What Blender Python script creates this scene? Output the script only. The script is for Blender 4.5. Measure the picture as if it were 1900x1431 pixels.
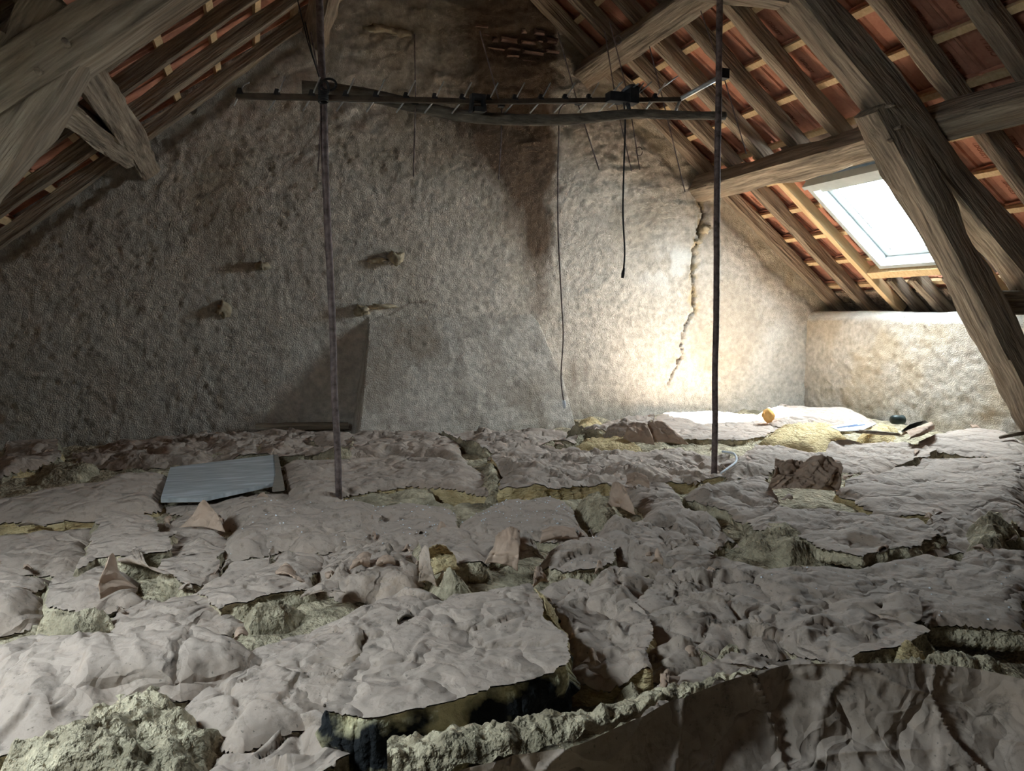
import bpy, math, random
import numpy as np
from mathutils import Vector, Matrix
random.seed(7)
for o in list(bpy.data.objects): bpy.data.objects.remove(o)
scene = bpy.context.scene
col = scene.collection

# ------------------------------------------------------------------ camera
W, H, F = 1900., 1431., 1350.            # photograph frame and focal length in its pixels
HZ, VPX = 580., 470.                     # horizon row, vanishing column of the ridge direction
pitch = math.atan((H/2-HZ)/F)
yaw = math.atan((W/2-VPX)*math.cos(pitch)/F)
cy_, sy_, cp_, sp_ = math.cos(yaw), math.sin(yaw), math.cos(pitch), math.sin(pitch)
FW = np.array([sy_*cp_, cy_*cp_, -sp_]); RT = np.array([cy_, -sy_, 0.]); UP = np.cross(RT, FW)
CAM = np.array([0., 0., .885])
cam = bpy.data.cameras.new('camera'); cam.sensor_width = 36; cam.lens = F/W*36; cam.clip_start = .02
cob = bpy.data.objects.new('camera', cam); col.objects.link(cob)
cob.matrix_world = Matrix(((RT[0], UP[0], -FW[0], CAM[0]), (RT[1], UP[1], -FW[1], CAM[1]), (RT[2], UP[2], -FW[2], CAM[2]), (0, 0, 0, 1)))
scene.camera = cob
# ------------------------------------------------------------------ world, sun, exposure
vs = scene.view_settings
vs.view_transform = 'Standard'; vs.look = 'None'; vs.gamma = 1; vs.use_curve_mapping = False
vs.exposure = 4.68
world = bpy.data.worlds.new('sky'); scene.world = world; world.use_nodes = True
scene.cycles.max_bounces = 8; scene.cycles.diffuse_bounces = 5; scene.cycles.glossy_bounces = 2; scene.cycles.transmission_bounces = 2
bg = world.node_tree.nodes['Background']
bg.inputs['Color'].default_value = (.80, .90, 1., 1); bg.inputs['Strength'].default_value = 4.0
SUN_DIR = Vector((-.86, .66, -1.59)).normalized()
sl = bpy.data.lights.new('sun', 'SUN'); sl.energy = 13.; sl.angle = math.radians(.6); sl.color = (1., .96, .90)
so = bpy.data.objects.new('sun', sl); col.objects.link(so)
so.rotation_euler = SUN_DIR.to_track_quat('-Z', 'Y').to_euler(); so.location = (9, -4, 9)

# ------------------------------------------------------------------ geometry of the place
D = 5.7                                   # gable wall distance
RX, RZ = 1.529, 3.856                     # ridge
dR = np.array([.789, 0, -.614]); nR = np.array([.614, 0, .789])     # right slope: down, outward
dL = np.array([-.767, 0, -.641]); nL = np.array([-.641, 0, .767])   # left slope
Y0, Y1 = -2.6, 5.72
def SR(s, y, t): return np.array([RX, 0, RZ]) + dR*s + nR*t + np.array([0, y, 0])
def SL(s, y, t): return np.array([RX, 0, RZ]) + dL*s + nL*t + np.array([0, y, 0])
WIN = dict(s0=3.30, s1=4.29, y0=3.98, y1=4.755)      # skylight in view, right slope
WIN_ASSUMED = dict(s0=3.50, s1=4.20, y0=1.14, y1=1.80)      # assumed skylight out of view, left slope, added to light the foreground

def ray(x, y): return FW + RT*((x-W/2)/F) + UP*((H/2-y)/F)
def atz(x, y, z=0.):
    r = ray(x, y); return CAM + r*((z-CAM[2])/r[2])
def aty(x, y, Y=D):
    r = ray(x, y); return CAM + r*(Y/r[1])
def proj(P):
    q = np.asarray(P)-CAM; z = q@FW
    return W/2+F*(q@RT)/z, H/2-F*(q@UP)/z

# portals: the skylight in view and the assumed one out of view
def portal(name, fn, w, n):
    l = bpy.data.lights.new(name, 'AREA'); l.shape = 'RECTANGLE'
    l.size = w['y1']-w['y0']; l.size_y = w['s1']-w['s0']; l.cycles.is_portal = True
    o = bpy.data.objects.new(name, l); col.objects.link(o)
    o.location = fn((w['s0']+w['s1'])/2, (w['y0']+w['y1'])/2, .26)
    z = Vector(n); x = Vector((0, 1, 0)); y = z.cross(x)
    m = Matrix((x, y, z)).transposed().to_4x4(); m.translation = o.location; o.matrix_world = m
portal('skylight_portal', SR, WIN, nR); portal('skylight_portal', SL, WIN_ASSUMED, nL)

# ------------------------------------------------------------------ noise
def _h(ix, iy, s):
    n = (ix.astype(np.int64)*374761393 + iy.astype(np.int64)*668265263 + s*1442695041) & 0xFFFFFFFF
    n = ((n ^ (n >> 13))*1274126177) & 0xFFFFFFFF
    n = ((n ^ (n >> 16))*2246822519) & 0xFFFFFFFF
    return ((n ^ (n >> 15)) & 0xFFFFFF)/float(0xFFFFFF)
def vn(x, y, s=0):
    x = np.asarray(x, float); y = np.asarray(y, float)
    ix = np.floor(x); iy = np.floor(y); fx = x-ix; fy = y-iy
    fx = fx*fx*fx*(fx*(fx*6-15)+10); fy = fy*fy*fy*(fy*(fy*6-15)+10)
    a = _h(ix, iy, s); b = _h(ix+1, iy, s); c = _h(ix, iy+1, s); d = _h(ix+1, iy+1, s)
    return (a*(1-fx)+b*fx)*(1-fy)+(c*(1-fx)+d*fx)*fy
def fbm(x, y, s=0, o=4, g=.5):
    v = 0; a = 1; t = 0
    for k in range(o): v = v+a*vn(x*2**k+k*7.3, y*2**k-k*3.1, s+k); t += a; a *= g
    return v/t
def rid(x, y, s=0): return 1-np.abs(2*vn(x, y, s)-1)
def worley(x, y, s=0):
    x = np.asarray(x, float); y = np.asarray(y, float)
    ix = np.floor(x); iy = np.floor(y); f1 = np.full(x.shape, 9.); f2 = np.full(x.shape, 9.); tilt = np.zeros(x.shape)
    for i in (-1, 0, 1):
        for j in (-1, 0, 1):
            cx = ix+i; cy = iy+j
            dx = cx+_h(cx, cy, s)-x; dy = cy+_h(cx, cy, s+11)-y
            d = np.sqrt(dx*dx+dy*dy)
            tl = (_h(cx, cy, s+23)-.5)*dx+(_h(cx, cy, s+37)-.5)*dy
            n = d < f1
            f2 = np.where(n, f1, np.minimum(f2, d)); tilt = np.where(n, tl, tilt); f1 = np.where(n, d, f1)
    return f1, f2, tilt
def sstep(a, b, x):
    t = np.clip((x-a)/(b-a), 0, 1); return t*t*(3-2*t)
def crumple(x, y, s):
    an = (s*1.7) % 3.14; c, n = math.cos(an), math.sin(an)
    wx = x+.10*(fbm(x*3, y*3, s+50, 2)-.5)+.03*(vn(x*14, y*14, s+51)-.5)
    wy = y+.10*(fbm(x*3, y*3, s+60, 2)-.5)+.03*(vn(x*14, y*14, s+61)-.5)
    u = wx*c+wy*n; v = -wx*n+wy*c
    h = .34*rid(u*2.6, v*5, s)**1.6+.15*rid(u*6.5, v*9.5, s+1)**1.3+.04*rid(u*14, v*11, s+17)**1.3
    h = h+.20*rid(u*3.3, v*8, s+12)**9+.15*rid(u*7.5, v*4.2, s+13)**9-.20*rid(u*4.6, v*3.4, s+14)**12
    f1, f2, tl = worley(u*5.5, v*7.5, s+3)
    h = h+.50*tl-.22*np.exp(-(f2-f1)/.04)
    f1, f2, tl = worley(u*15, v*13, s+5)
    m = sstep(.35, .7, fbm(x*3.1, y*3.1, s+8, 2))
    return h+(.16*tl-.10*np.exp(-(f2-f1)/.08)+.12*rid(u*17, v*29, s+15)**5+.10*rid(u*31, v*19, s+16)**5)*(.05+.65*m)

# ------------------------------------------------------------------ materials
def mat(name, c1, c2, scale=6., detail=6, rough=.9, stretch=(1, 1, 1), bump=.3, bscale=40., bdist=.004, c3=None, s3=2., m3=.6, lo3=.52, hi3=.66, metal=0., voro=False, spec=.25, rand=0.):
    m = bpy.data.materials.new(name); m.use_nodes = True
    nt = m.node_tree; N = nt.nodes; L = nt.links; b = N['Principled BSDF']
    b.inputs['Roughness'].default_value = rough; b.inputs['Metallic'].default_value = metal; b.inputs['Specular IOR Level'].default_value = spec
    tc = N.new('ShaderNodeTexCoord'); mp = N.new('ShaderNodeMapping'); mp.inputs['Scale'].default_value = stretch
    L.new(tc.outputs['Object'], mp.inputs['Vector'])
    n = N.new('ShaderNodeTexNoise'); n.inputs['Scale'].default_value = scale; n.inputs['Detail'].default_value = min(detail, 6); n.inputs['Roughness'].default_value = .62
    L.new(mp.outputs[0], n.inputs['Vector'])
    r = N.new('ShaderNodeValToRGB'); r.color_ramp.elements[0].position = .33; r.color_ramp.elements[1].position = .68
    r.color_ramp.elements[0].color = (*c1, 1); r.color_ramp.elements[1].color = (*c2, 1)
    L.new(n.outputs['Fac'], r.inputs['Fac']); out = r.outputs['Color']
    if c3:
        n3 = N.new('ShaderNodeTexNoise'); n3.inputs['Scale'].default_value = s3; n3.inputs['Detail'].default_value = 5; L.new(mp.outputs[0], n3.inputs['Vector'])
        r3 = N.new('ShaderNodeValToRGB'); r3.color_ramp.elements[0].position = lo3; r3.color_ramp.elements[1].position = hi3
        L.new(n3.outputs['Fac'], r3.inputs['Fac'])
        mu = N.new('ShaderNodeMath'); mu.operation = 'MULTIPLY'; mu.inputs[1].default_value = m3; L.new(r3.outputs['Color'], mu.inputs[0])
        mx = N.new('ShaderNodeMixRGB'); mx.inputs['Color2'].default_value = (*c3, 1); L.new(mu.outputs[0], mx.inputs['Fac']); L.new(out, mx.inputs['Color1']); out = mx.outputs['Color']
    if rand:
        oi = N.new('ShaderNodeObjectInfo'); hs = N.new('ShaderNodeHueSaturation'); mr = N.new('ShaderNodeMapRange')
        mr.inputs['To Min'].default_value = 1-rand; mr.inputs['To Max'].default_value = 1+rand
        L.new(oi.outputs['Random'], mr.inputs['Value']); L.new(mr.outputs[0], hs.inputs['Value']); L.new(out, hs.inputs['Color']); out = hs.outputs['Color']
    L.new(out, b.inputs['Base Color'])
    if bump:
        if voro:
            bn = N.new('ShaderNodeTexVoronoi'); bn.inputs['Scale'].default_value = bscale; src = bn.outputs['Distance']
        else:
            bn = N.new('ShaderNodeTexNoise'); bn.inputs['Scale'].default_value = bscale; bn.inputs['Detail'].default_value = 4; src = bn.outputs['Fac']
        L.new(mp.outputs[0], bn.inputs['Vector'])
        bp = N.new('ShaderNodeBump'); bp.inputs['Strength'].default_value = bump; bp.inputs['Distance'].default_value = bdist
        L.new(src, bp.inputs['Height']); L.new(bp.outputs[0], b.inputs['Normal'])
    m['out'] = out.node.name
    return m
def attr_mix(m, attr, color, k=1.):
    nt = m.node_tree; N = nt.nodes; L = nt.links; b = N['Principled BSDF']
    src = b.inputs['Base Color'].links[0].from_socket
    a = N.new('ShaderNodeAttribute'); a.attribute_name = attr
    mu = N.new('ShaderNodeMath'); mu.operation = 'MULTIPLY'; mu.inputs[1].default_value = k; L.new(a.outputs['Fac'], mu.inputs[0])
    mx = N.new('ShaderNodeMixRGB'); mx.inputs['Color2'].default_value = (*color, 1)
    L.new(mu.outputs[0], mx.inputs['Fac']); L.new(src, mx.inputs['Color1']); L.new(mx.outputs[0], b.inputs['Base Color'])
def dust_mix(m, dust, lo=.55, hi=.95, k=.85):
    # settled dust: lies on faces that point up
    nt = m.node_tree; N = nt.nodes; L = nt.links; b = N['Principled BSDF']
    src = b.inputs['Base Color'].links[0].from_socket
    g = N.new('ShaderNodeNewGeometry'); sx = N.new('ShaderNodeSeparateXYZ'); L.new(g.outputs['True Normal'], sx.inputs[0])
    ab = N.new('ShaderNodeMath'); ab.operation = 'ABSOLUTE'; L.new(sx.outputs['Z'], ab.inputs[0])
    mr = N.new('ShaderNodeMapRange'); mr.inputs['From Min'].default_value = lo; mr.inputs['From Max'].default_value = hi; mr.inputs['To Max'].default_value = k
    L.new(ab.outputs[0], mr.inputs['Value'])
    mx = N.new('ShaderNodeMixRGB'); mx.inputs['Color2'].default_value = (*dust, 1)
    L.new(mr.outputs[0], mx.inputs['Fac']); L.new(src, mx.inputs['Color1'])
    # dirt specks and smudges
    tc = N.new('ShaderNodeTexCoord'); n = N.new('ShaderNodeTexNoise'); n.inputs['Scale'].default_value = 26; n.inputs['Detail'].default_value = 5; n.inputs['Roughness'].default_value = .75
    L.new(tc.outputs['Object'], n.inputs['Vector'])
    r = N.new('ShaderNodeValToRGB'); r.color_ramp.elements[0].position = .54; r.color_ramp.elements[1].position = .76; L.new(n.outputs['Fac'], r.inputs['Fac'])
    m2 = N.new('ShaderNodeMath'); m2.operation = 'MULTIPLY'; m2.inputs[1].default_value = .75; L.new(r.outputs['Color'], m2.inputs[0])
    my = N.new('ShaderNodeMixRGB'); my.inputs['Color2'].default_value = (.07, .06, .05, 1)
    L.new(m2.outputs[0], my.inputs['Fac']); L.new(mx.outputs[0], my.inputs['Color1']); L.new(my.outputs[0], b.inputs['Base Color'])

M = {}
M['plaster'] = mat('lime_plaster', (.355, .315, .27), (.61, .548, .472), 22, 11, .95, bump=1., bscale=110, bdist=.012, c3=(.30, .235, .17), s3=1.3, m3=.5)
attr_mix(M['plaster'], 'bare', (.44, .33, .19), .9)
attr_mix(M['plaster'], 'soot', (.095, .055, .03), .92)
attr_mix(M['plaster'], 'white', (.66, .64, .60), .8)
attr_mix(M['plaster'], 'crack', (.10, .07, .045), .9)
M['wood'] = mat('old_oak', (.10, .072, .05), (.34, .265, .19), 2.6, 10, .85, (1, 16, 16), 1., 4, .03, c3=(.44, .37, .28), s3=.9, m3=.55, rand=.22)
M['oak'] = mat('grey_oak', (.13, .10, .075), (.42, .345, .26), 2.4, 10, .85, (1, 12, 12), 1., 4, .02, c3=(.20, .14, .09), s3=1.1, m3=.6)
M['branch'] = mat('bark_pole', (.06, .05, .04), (.2, .17, .135), 5, 8, .9, (2, 8, 8), .8, 12, .01)
M['newwood'] = mat('new_pine', (.50, .345, .185), (.66, .49, .29), 4, 6, .75, (1, 14, 14), .3, 9, .004, rand=.12)
M['tile'] = mat('terracotta', (.36, .15, .095), (.54, .265, .175), 8, 7, .9, bump=.35, bscale=70, bdist=.003, c3=(.20, .085, .05), s3=5, m3=.55, rand=.25)
M['stamp'] = mat('terracotta_stamp', (.22, .08, .045), (.30, .11, .06), 8, 3, .9, bump=0)
M['light_block'] = mat('roof_light_block', (.10, .07, .05), (.16, .11, .08), 5, 4)  # for the unseen sheets that keep sky light out of the roof
M['brick'] = mat('old_brick', (.085, .05, .038), (.20, .12, .085), 14, 6, .95, bump=.7, bscale=60, bdist=.008, rand=.4)
M['stone'] = mat('rubble_stone', (.28, .225, .15), (.50, .42, .30), 12, 7, .95, bump=.8, bscale=45, bdist=.01, rand=.15)
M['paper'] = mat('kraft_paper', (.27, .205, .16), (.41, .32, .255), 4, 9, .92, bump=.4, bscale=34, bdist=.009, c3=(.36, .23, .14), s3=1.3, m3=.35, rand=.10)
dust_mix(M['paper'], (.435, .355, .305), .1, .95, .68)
M['paperb'] = mat('clean_kraft_paper', (.33, .225, .165), (.47, .345, .265), 7, 7, .9, bump=.4, bscale=50, bdist=.006)
for k_ in ('paper', 'paperb'):   # long sharp wrinkles
    nt_ = M[k_].node_tree; N_ = nt_.nodes; L_ = nt_.links; bs_ = N_['Principled BSDF']; old = bs_.inputs['Normal'].links[0].from_socket
    tc_ = N_.new('ShaderNodeTexCoord'); wn = N_.new('ShaderNodeTexNoise'); wn.inputs['Scale'].default_value = 5; wn.inputs['Detail'].default_value = 3
    L_.new(tc_.outputs['Object'], wn.inputs['Vector'])
    ad = N_.new('ShaderNodeMixRGB'); ad.blend_type = 'ADD'; ad.inputs[0].default_value = .35; L_.new(tc_.outputs['Object'], ad.inputs[1]); L_.new(wn.outputs['Color'], ad.inputs[2])
    prev = old
    for sc_, st_, ds_ in ((3.6, .8, .014), (8., .3, .006)):
        vo = N_.new('ShaderNodeTexVoronoi'); vo.feature = 'DISTANCE_TO_EDGE'; vo.inputs['Scale'].default_value = sc_; L_.new(ad.outputs[0], vo.inputs['Vector'])
        rr = N_.new('ShaderNodeMapRange'); rr.inputs['From Max'].default_value = .16; L_.new(vo.outputs['Distance'], rr.inputs['Value'])
        bb = N_.new('ShaderNodeBump'); bb.inputs['Strength'].default_value = st_; bb.inputs['Distance'].default_value = ds_
        L_.new(rr.outputs[0], bb.inputs['Height']); L_.new(prev, bb.inputs['Normal']); prev = bb.outputs[0]
    L_.new(prev, bs_.inputs['Normal'])
    if k_ == 'paper':
        src_ = bs_.inputs['Base Color'].links[0].from_socket
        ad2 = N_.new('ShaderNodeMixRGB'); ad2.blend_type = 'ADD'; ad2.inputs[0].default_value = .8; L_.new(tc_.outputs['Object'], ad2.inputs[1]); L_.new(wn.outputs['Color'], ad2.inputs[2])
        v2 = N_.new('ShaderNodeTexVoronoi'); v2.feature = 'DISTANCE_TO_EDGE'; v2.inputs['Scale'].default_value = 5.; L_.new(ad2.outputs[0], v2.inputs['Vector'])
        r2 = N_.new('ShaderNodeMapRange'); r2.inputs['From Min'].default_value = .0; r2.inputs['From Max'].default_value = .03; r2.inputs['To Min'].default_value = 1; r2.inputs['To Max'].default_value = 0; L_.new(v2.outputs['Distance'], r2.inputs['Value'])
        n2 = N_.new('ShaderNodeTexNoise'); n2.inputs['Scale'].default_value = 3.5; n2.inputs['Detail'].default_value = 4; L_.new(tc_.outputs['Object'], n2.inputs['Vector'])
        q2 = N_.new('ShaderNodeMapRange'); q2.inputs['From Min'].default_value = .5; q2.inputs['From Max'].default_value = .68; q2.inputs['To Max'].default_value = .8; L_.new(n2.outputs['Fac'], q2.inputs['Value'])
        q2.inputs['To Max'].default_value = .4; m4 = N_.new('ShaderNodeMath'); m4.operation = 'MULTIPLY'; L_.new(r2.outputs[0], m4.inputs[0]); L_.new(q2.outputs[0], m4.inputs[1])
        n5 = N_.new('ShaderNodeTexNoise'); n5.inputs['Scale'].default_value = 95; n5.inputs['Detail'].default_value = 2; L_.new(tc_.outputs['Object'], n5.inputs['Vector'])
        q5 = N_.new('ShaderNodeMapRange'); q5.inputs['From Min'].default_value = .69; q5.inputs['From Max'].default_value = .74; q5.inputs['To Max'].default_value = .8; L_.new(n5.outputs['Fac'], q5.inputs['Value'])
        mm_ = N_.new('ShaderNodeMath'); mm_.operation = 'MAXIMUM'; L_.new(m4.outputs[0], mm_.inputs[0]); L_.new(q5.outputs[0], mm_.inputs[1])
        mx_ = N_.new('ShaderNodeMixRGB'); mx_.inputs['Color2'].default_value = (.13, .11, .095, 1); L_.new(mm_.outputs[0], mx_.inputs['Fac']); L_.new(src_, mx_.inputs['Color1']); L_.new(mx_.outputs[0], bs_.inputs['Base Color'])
M['wool'] = mat('glass_wool', (.22, .18, .12), (.63, .54, .385), 13, 12, 1., bump=1., bscale=48, bdist=.03, c3=(.15, .13, .085), s3=4.0, m3=.6)
M['woolclean'] = mat('yellow_glass_wool', (.46, .33, .16), (.72, .58, .34), 14, 10, 1., (1, 1, 2.5), 1., 50, .02, c3=(.34, .24, .12), s3=4, m3=.6)
M['woolmould'] = mat('mouldy_glass_wool', (.55, .48, .27), (.68, .61, .40), 9, 9, 1., bump=1., bscale=35, bdist=.02, c3=(.012, .013, .014), s3=5.5, m3=1., lo3=.44, hi3=.54)
M['boards'] = mat('floor_planks', (.14, .12, .10), (.28, .25, .21), 4, 8, .9, (1, 9, 1), .4, 9, .005)
M['rust'] = mat('rusty_steel', (.06, .042, .038), (.24, .18, .17), 30, 9, .75, bump=.5, bscale=90, bdist=.003, metal=.3, spec=.4)
M['black'] = mat('black_plastic', (.012, .012, .013), (.03, .03, .032), 20, 3, .6, bump=0)
M['alu'] = mat('dull_aluminium', (.42, .44, .45), (.62, .64, .64), 30, 4, .45, bump=0, metal=.7)
M['boom'] = mat('brown_boom', (.05, .035, .025), (.10, .075, .055), 20, 5, .7, bump=0, metal=.2)
M['frame'] = mat('grey_lacquer', (.36, .39, .39), (.42, .45, .45), 8, 3, .5, bump=0)
M['flash'] = mat('flashing_metal', (.10, .12, .13), (.17, .19, .20), 9, 4, .5, bump=0, metal=.4)
M['greyboard'] = mat('grey_painted_board', (.29, .305, .31), (.46, .48, .485), 3, 8, .7, (2, 14, 1), .3, 12, .003, c3=(.60, .63, .66), s3=1.4, m3=.7)
M['bareply'] = mat('bare_ply', (.17, .145, .12), (.27, .23, .19), 6, 6, .85, (1, 8, 1))
M['white'] = mat('white_paper', (.70, .74, .80), (.80, .83, .88), 6, 3, .8, bump=0)
M['ink'] = mat('blue_print', (.10, .14, .24), (.14, .18, .3), 6, 3, .8, bump=0)
M['foam'] = mat('orange_foam', (.70, .38, .12), (.82, .52, .22), 20, 5, .95, bump=.5, bscale=60)
M['dark'] = mat('dark_green_plastic', (.015, .022, .02), (.04, .055, .05), 12, 4, .4, bump=0)
gm = bpy.data.materials.new('window_glass'); gm.use_nodes = True
nt = gm.node_tree; nt.nodes.remove(nt.nodes['Principled BSDF'])
tr = nt.nodes.new('ShaderNodeBsdfTransparent'); gl = nt.nodes.new('ShaderNodeBsdfGlossy'); gl.inputs['Roughness'].default_value = .05
mxs = nt.nodes.new('ShaderNodeMixShader'); mxs.inputs[0].default_value = .06; tr.inputs['Color'].default_value = (.93, .96, .95, 1)
nt.links.new(tr.outputs[0], mxs.inputs[1]); nt.links.new(gl.outputs[0], mxs.inputs[2]); nt.links.new(mxs.outputs[0], nt.nodes['Material Output'].inputs[0])
M['glass'] = gm

# ------------------------------------------------------------------ object helpers
WL = {}
def wl(o): return WL.get(o.name, np.zeros(3)) if o else np.zeros(3)
def tag(o, label=None, cat=None, group=None, kind=None):
    if label: o['label'] = label
    if cat: o['category'] = cat
    if group: o['group'] = group
    if kind: o['kind'] = kind
    return o
def thing(name, label, cat, loc=(0, 0, 0), group=None, kind=None):
    o = bpy.data.objects.new(name, None); col.objects.link(o); o.empty_display_size = .1
    o.location = loc; WL[o.name] = np.array(loc, float)
    return tag(o, label, cat, group, kind)
def mesh(name, V, Fc, m, parent=None, loc=None, smooth=True, attrs=None):
    V = np.asarray(V, float)
    base = wl(parent) if loc is None else np.array(loc, float)
    me = bpy.data.meshes.new(name); me.from_pydata((V-base).tolist(), [], Fc if isinstance(Fc, list) else Fc.tolist())
    if smooth: me.polygons.foreach_set('use_smooth', np.ones(len(me.polygons), bool))
    if attrs:
        for k, a in attrs.items(): me.attributes.new(k, 'FLOAT', 'POINT').data.foreach_set('value', np.asarray(a, np.float32))
    me.materials.append(m)
    o = bpy.data.objects.new(name, me); col.objects.link(o)
    if parent: o.parent = parent; o.location = base-wl(parent)
    else: o.location = base
    WL[o.name] = base
    return o
def box(name, fn, s0, s1, y0, y1, t0, t1, m, parent):
    """box in slope coordinates"""
    V = [fn(s, y, t) for t in (t0, t1) for y in (y0, y1) for s in (s0, s1)]
    Fc = [(0, 2, 3, 1), (4, 5, 7, 6), (0, 1, 5, 4), (2, 6, 7, 3), (0, 4, 6, 2), (1, 3, 7, 5)]
    return mesh(name, V, Fc, m, parent, smooth=False)
def rings(name, P, m, parent=None, closed_ends=True, loc=None, smooth=True):
    """P: (n, k, 3) rings"""
    n, k, _ = P.shape; V = P.reshape(-1, 3); Fc = []
    for i in range(n-1):
        for j in range(k):
            a = i*k+j; b = i*k+(j+1) % k; Fc.append((a, b, b+k, a+k))
    if closed_ends: Fc.append(tuple(range(k-1, -1, -1))); Fc.append(tuple(range((n-1)*k, n*k)))
    return mesh(name, V, Fc, m, parent, loc, smooth)
def tube(name, pts, r, m, parent=None, k=8, loc=None):
    pts = np.asarray(pts, float); n = len(pts); T = np.gradient(pts, axis=0); T /= np.linalg.norm(T, axis=1)[:, None]
    r = np.broadcast_to(np.asarray(r, float), (n,)); P = []
    ref = np.array([0, 0, 1.]) if abs(T[0][2]) < .9 else np.array([0, 1., 0])
    for i in range(n):
        a = np.cross(T[i], ref); a /= np.linalg.norm(a); b = np.cross(T[i], a); ref = -b if False else ref
        an = np.arange(k)/k*2*math.pi
        P.append(pts[i]+r[i]*(np.cos(an)[:, None]*a+np.sin(an)[:, None]*b))
    return rings(name, np.array(P), m, parent, True, loc)
def smooth_line(pts, n):
    """Catmull-Rom through points"""
    p = np.asarray(pts, float); p = np.vstack([2*p[0]-p[1], p, 2*p[-1]-p[-2]]); out = []; segs = len(p)-3
    for u in np.linspace(0, segs-1e-6, n):
        i = int(u); f = u-i; a, b, c, d = p[i:i+4]
        out.append(.5*(2*b+(c-a)*f+(2*a-5*b+4*c-d)*f*f+(3*b-a-3*c+d)*f**3))
    return np.array(out)
_bs = [0]
def beam(name, p0, p1, w, h, up, m, parent=None, wob=.006, bend=0., top=False):
    """sawn timber, local X along its length; p0-p1 is the axis, up the direction of its height"""
    _bs[0] += 1; s = 300+_bs[0]*17
    p0 = np.array(p0, float); p1 = np.array(p1, float); x = p1-p0; L = np.linalg.norm(x); x /= L
    z = np.array(up, float); z -= x*(z@x); z /= np.linalg.norm(z); y = np.cross(z, x)
    n = max(5, int(L/.09)); c = min(w, h)*.09
    prof = []
    for (sa, sb) in ((1, 1), (-1, 1), (-1, -1), (1, -1)):
        a, b = sa*w/2, sb*h/2
        q = [(a, b-sb*c), (a-sa*c*.3, b-sb*c*.3), (a-sa*c, b)]
        prof += q if sa*sb > 0 else q[::-1]
        prof.append(None)
    full = []
    pr = [q for q in prof if q]
    for i in range(len(pr)):
        full.append(pr[i])
        nx_ = pr[(i+1) % len(pr)]
        if (i % 3) == 2: full.append(((pr[i][0]+nx_[0])/2, (pr[i][1]+nx_[1])/2))
    full = np.array(full); k = len(full); P = np.zeros((n, k, 3)); ks = np.arange(k)
    for i, u in enumerate(np.linspace(0, L, n)):
        d = 1+((vn(np.full(k, u*3.+s), ks*.55, s)-.5)*2*wob+(vn(np.full(k, u*11.+s), ks*.9, s+1)-.5)*wob)/max(min(w, h)/2, .02)
        q = full*d[:, None]
        P[i, :, 0] = u
        P[i, :, 1] = q[:, 0]+(vn(np.array([u*.9]), np.array([s*.37]), s)[0]-.5)*wob*2
        P[i, :, 2] = q[:, 1]+(vn(np.array([u*.9]), np.array([s*.77]), s+2)[0]-.5)*wob*2+bend*math.sin(math.pi*u/L)
    o = rings(name, P, m, None, True, (0, 0, 0))
    o.data.set_sharp_from_angle(angle=math.radians(38))
    mw = Matrix(((x[0], y[0], z[0], 0), (x[1], y[1], z[1], 0), (x[2], y[2], z[2], 0), (0, 0, 0, 1)))
    loc = p0
    if parent: o.parent = parent; loc = p0-wl(parent)
    mw.translation = Vector(loc); o.matrix_local = mw if parent else mw
    if not parent: o.matrix_world = mw
    return o
def grid_faces(nu, nv):
    a = np.arange(nu*nv).reshape(nu, nv)
    return np.stack([a[:-1, :-1], a[1:, :-1], a[1:, 1:], a[:-1, 1:]], -1).reshape(-1, 4)
def blob(name, c, r, m, parent=None, seed=0, amp=.25, flat=None, n=14, loc=None):
    """lumpy stone / tuft"""
    V = []; c = np.array(c, float); r = np.array(r, float)
    th = np.linspace(.02, math.pi-.02, n); ph = np.arange(2*n)/(2*n)*2*math.pi
    T, Pp = np.meshgrid(th, ph, indexing='ij')
    d = np.stack([np.sin(T)*np.cos(Pp), np.sin(T)*np.sin(Pp), np.cos(T)], -1)
    k = 1+amp*(2*fbm(d[..., 0]*2.2+d[..., 2]*1.7+seed*5.1, d[..., 1]*2.2-d[..., 2]*1.3+seed, seed, 3)-1)*1.6
    P = c+d*k[..., None]*r
    return rings(name, P, m, parent, True, loc)

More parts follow.
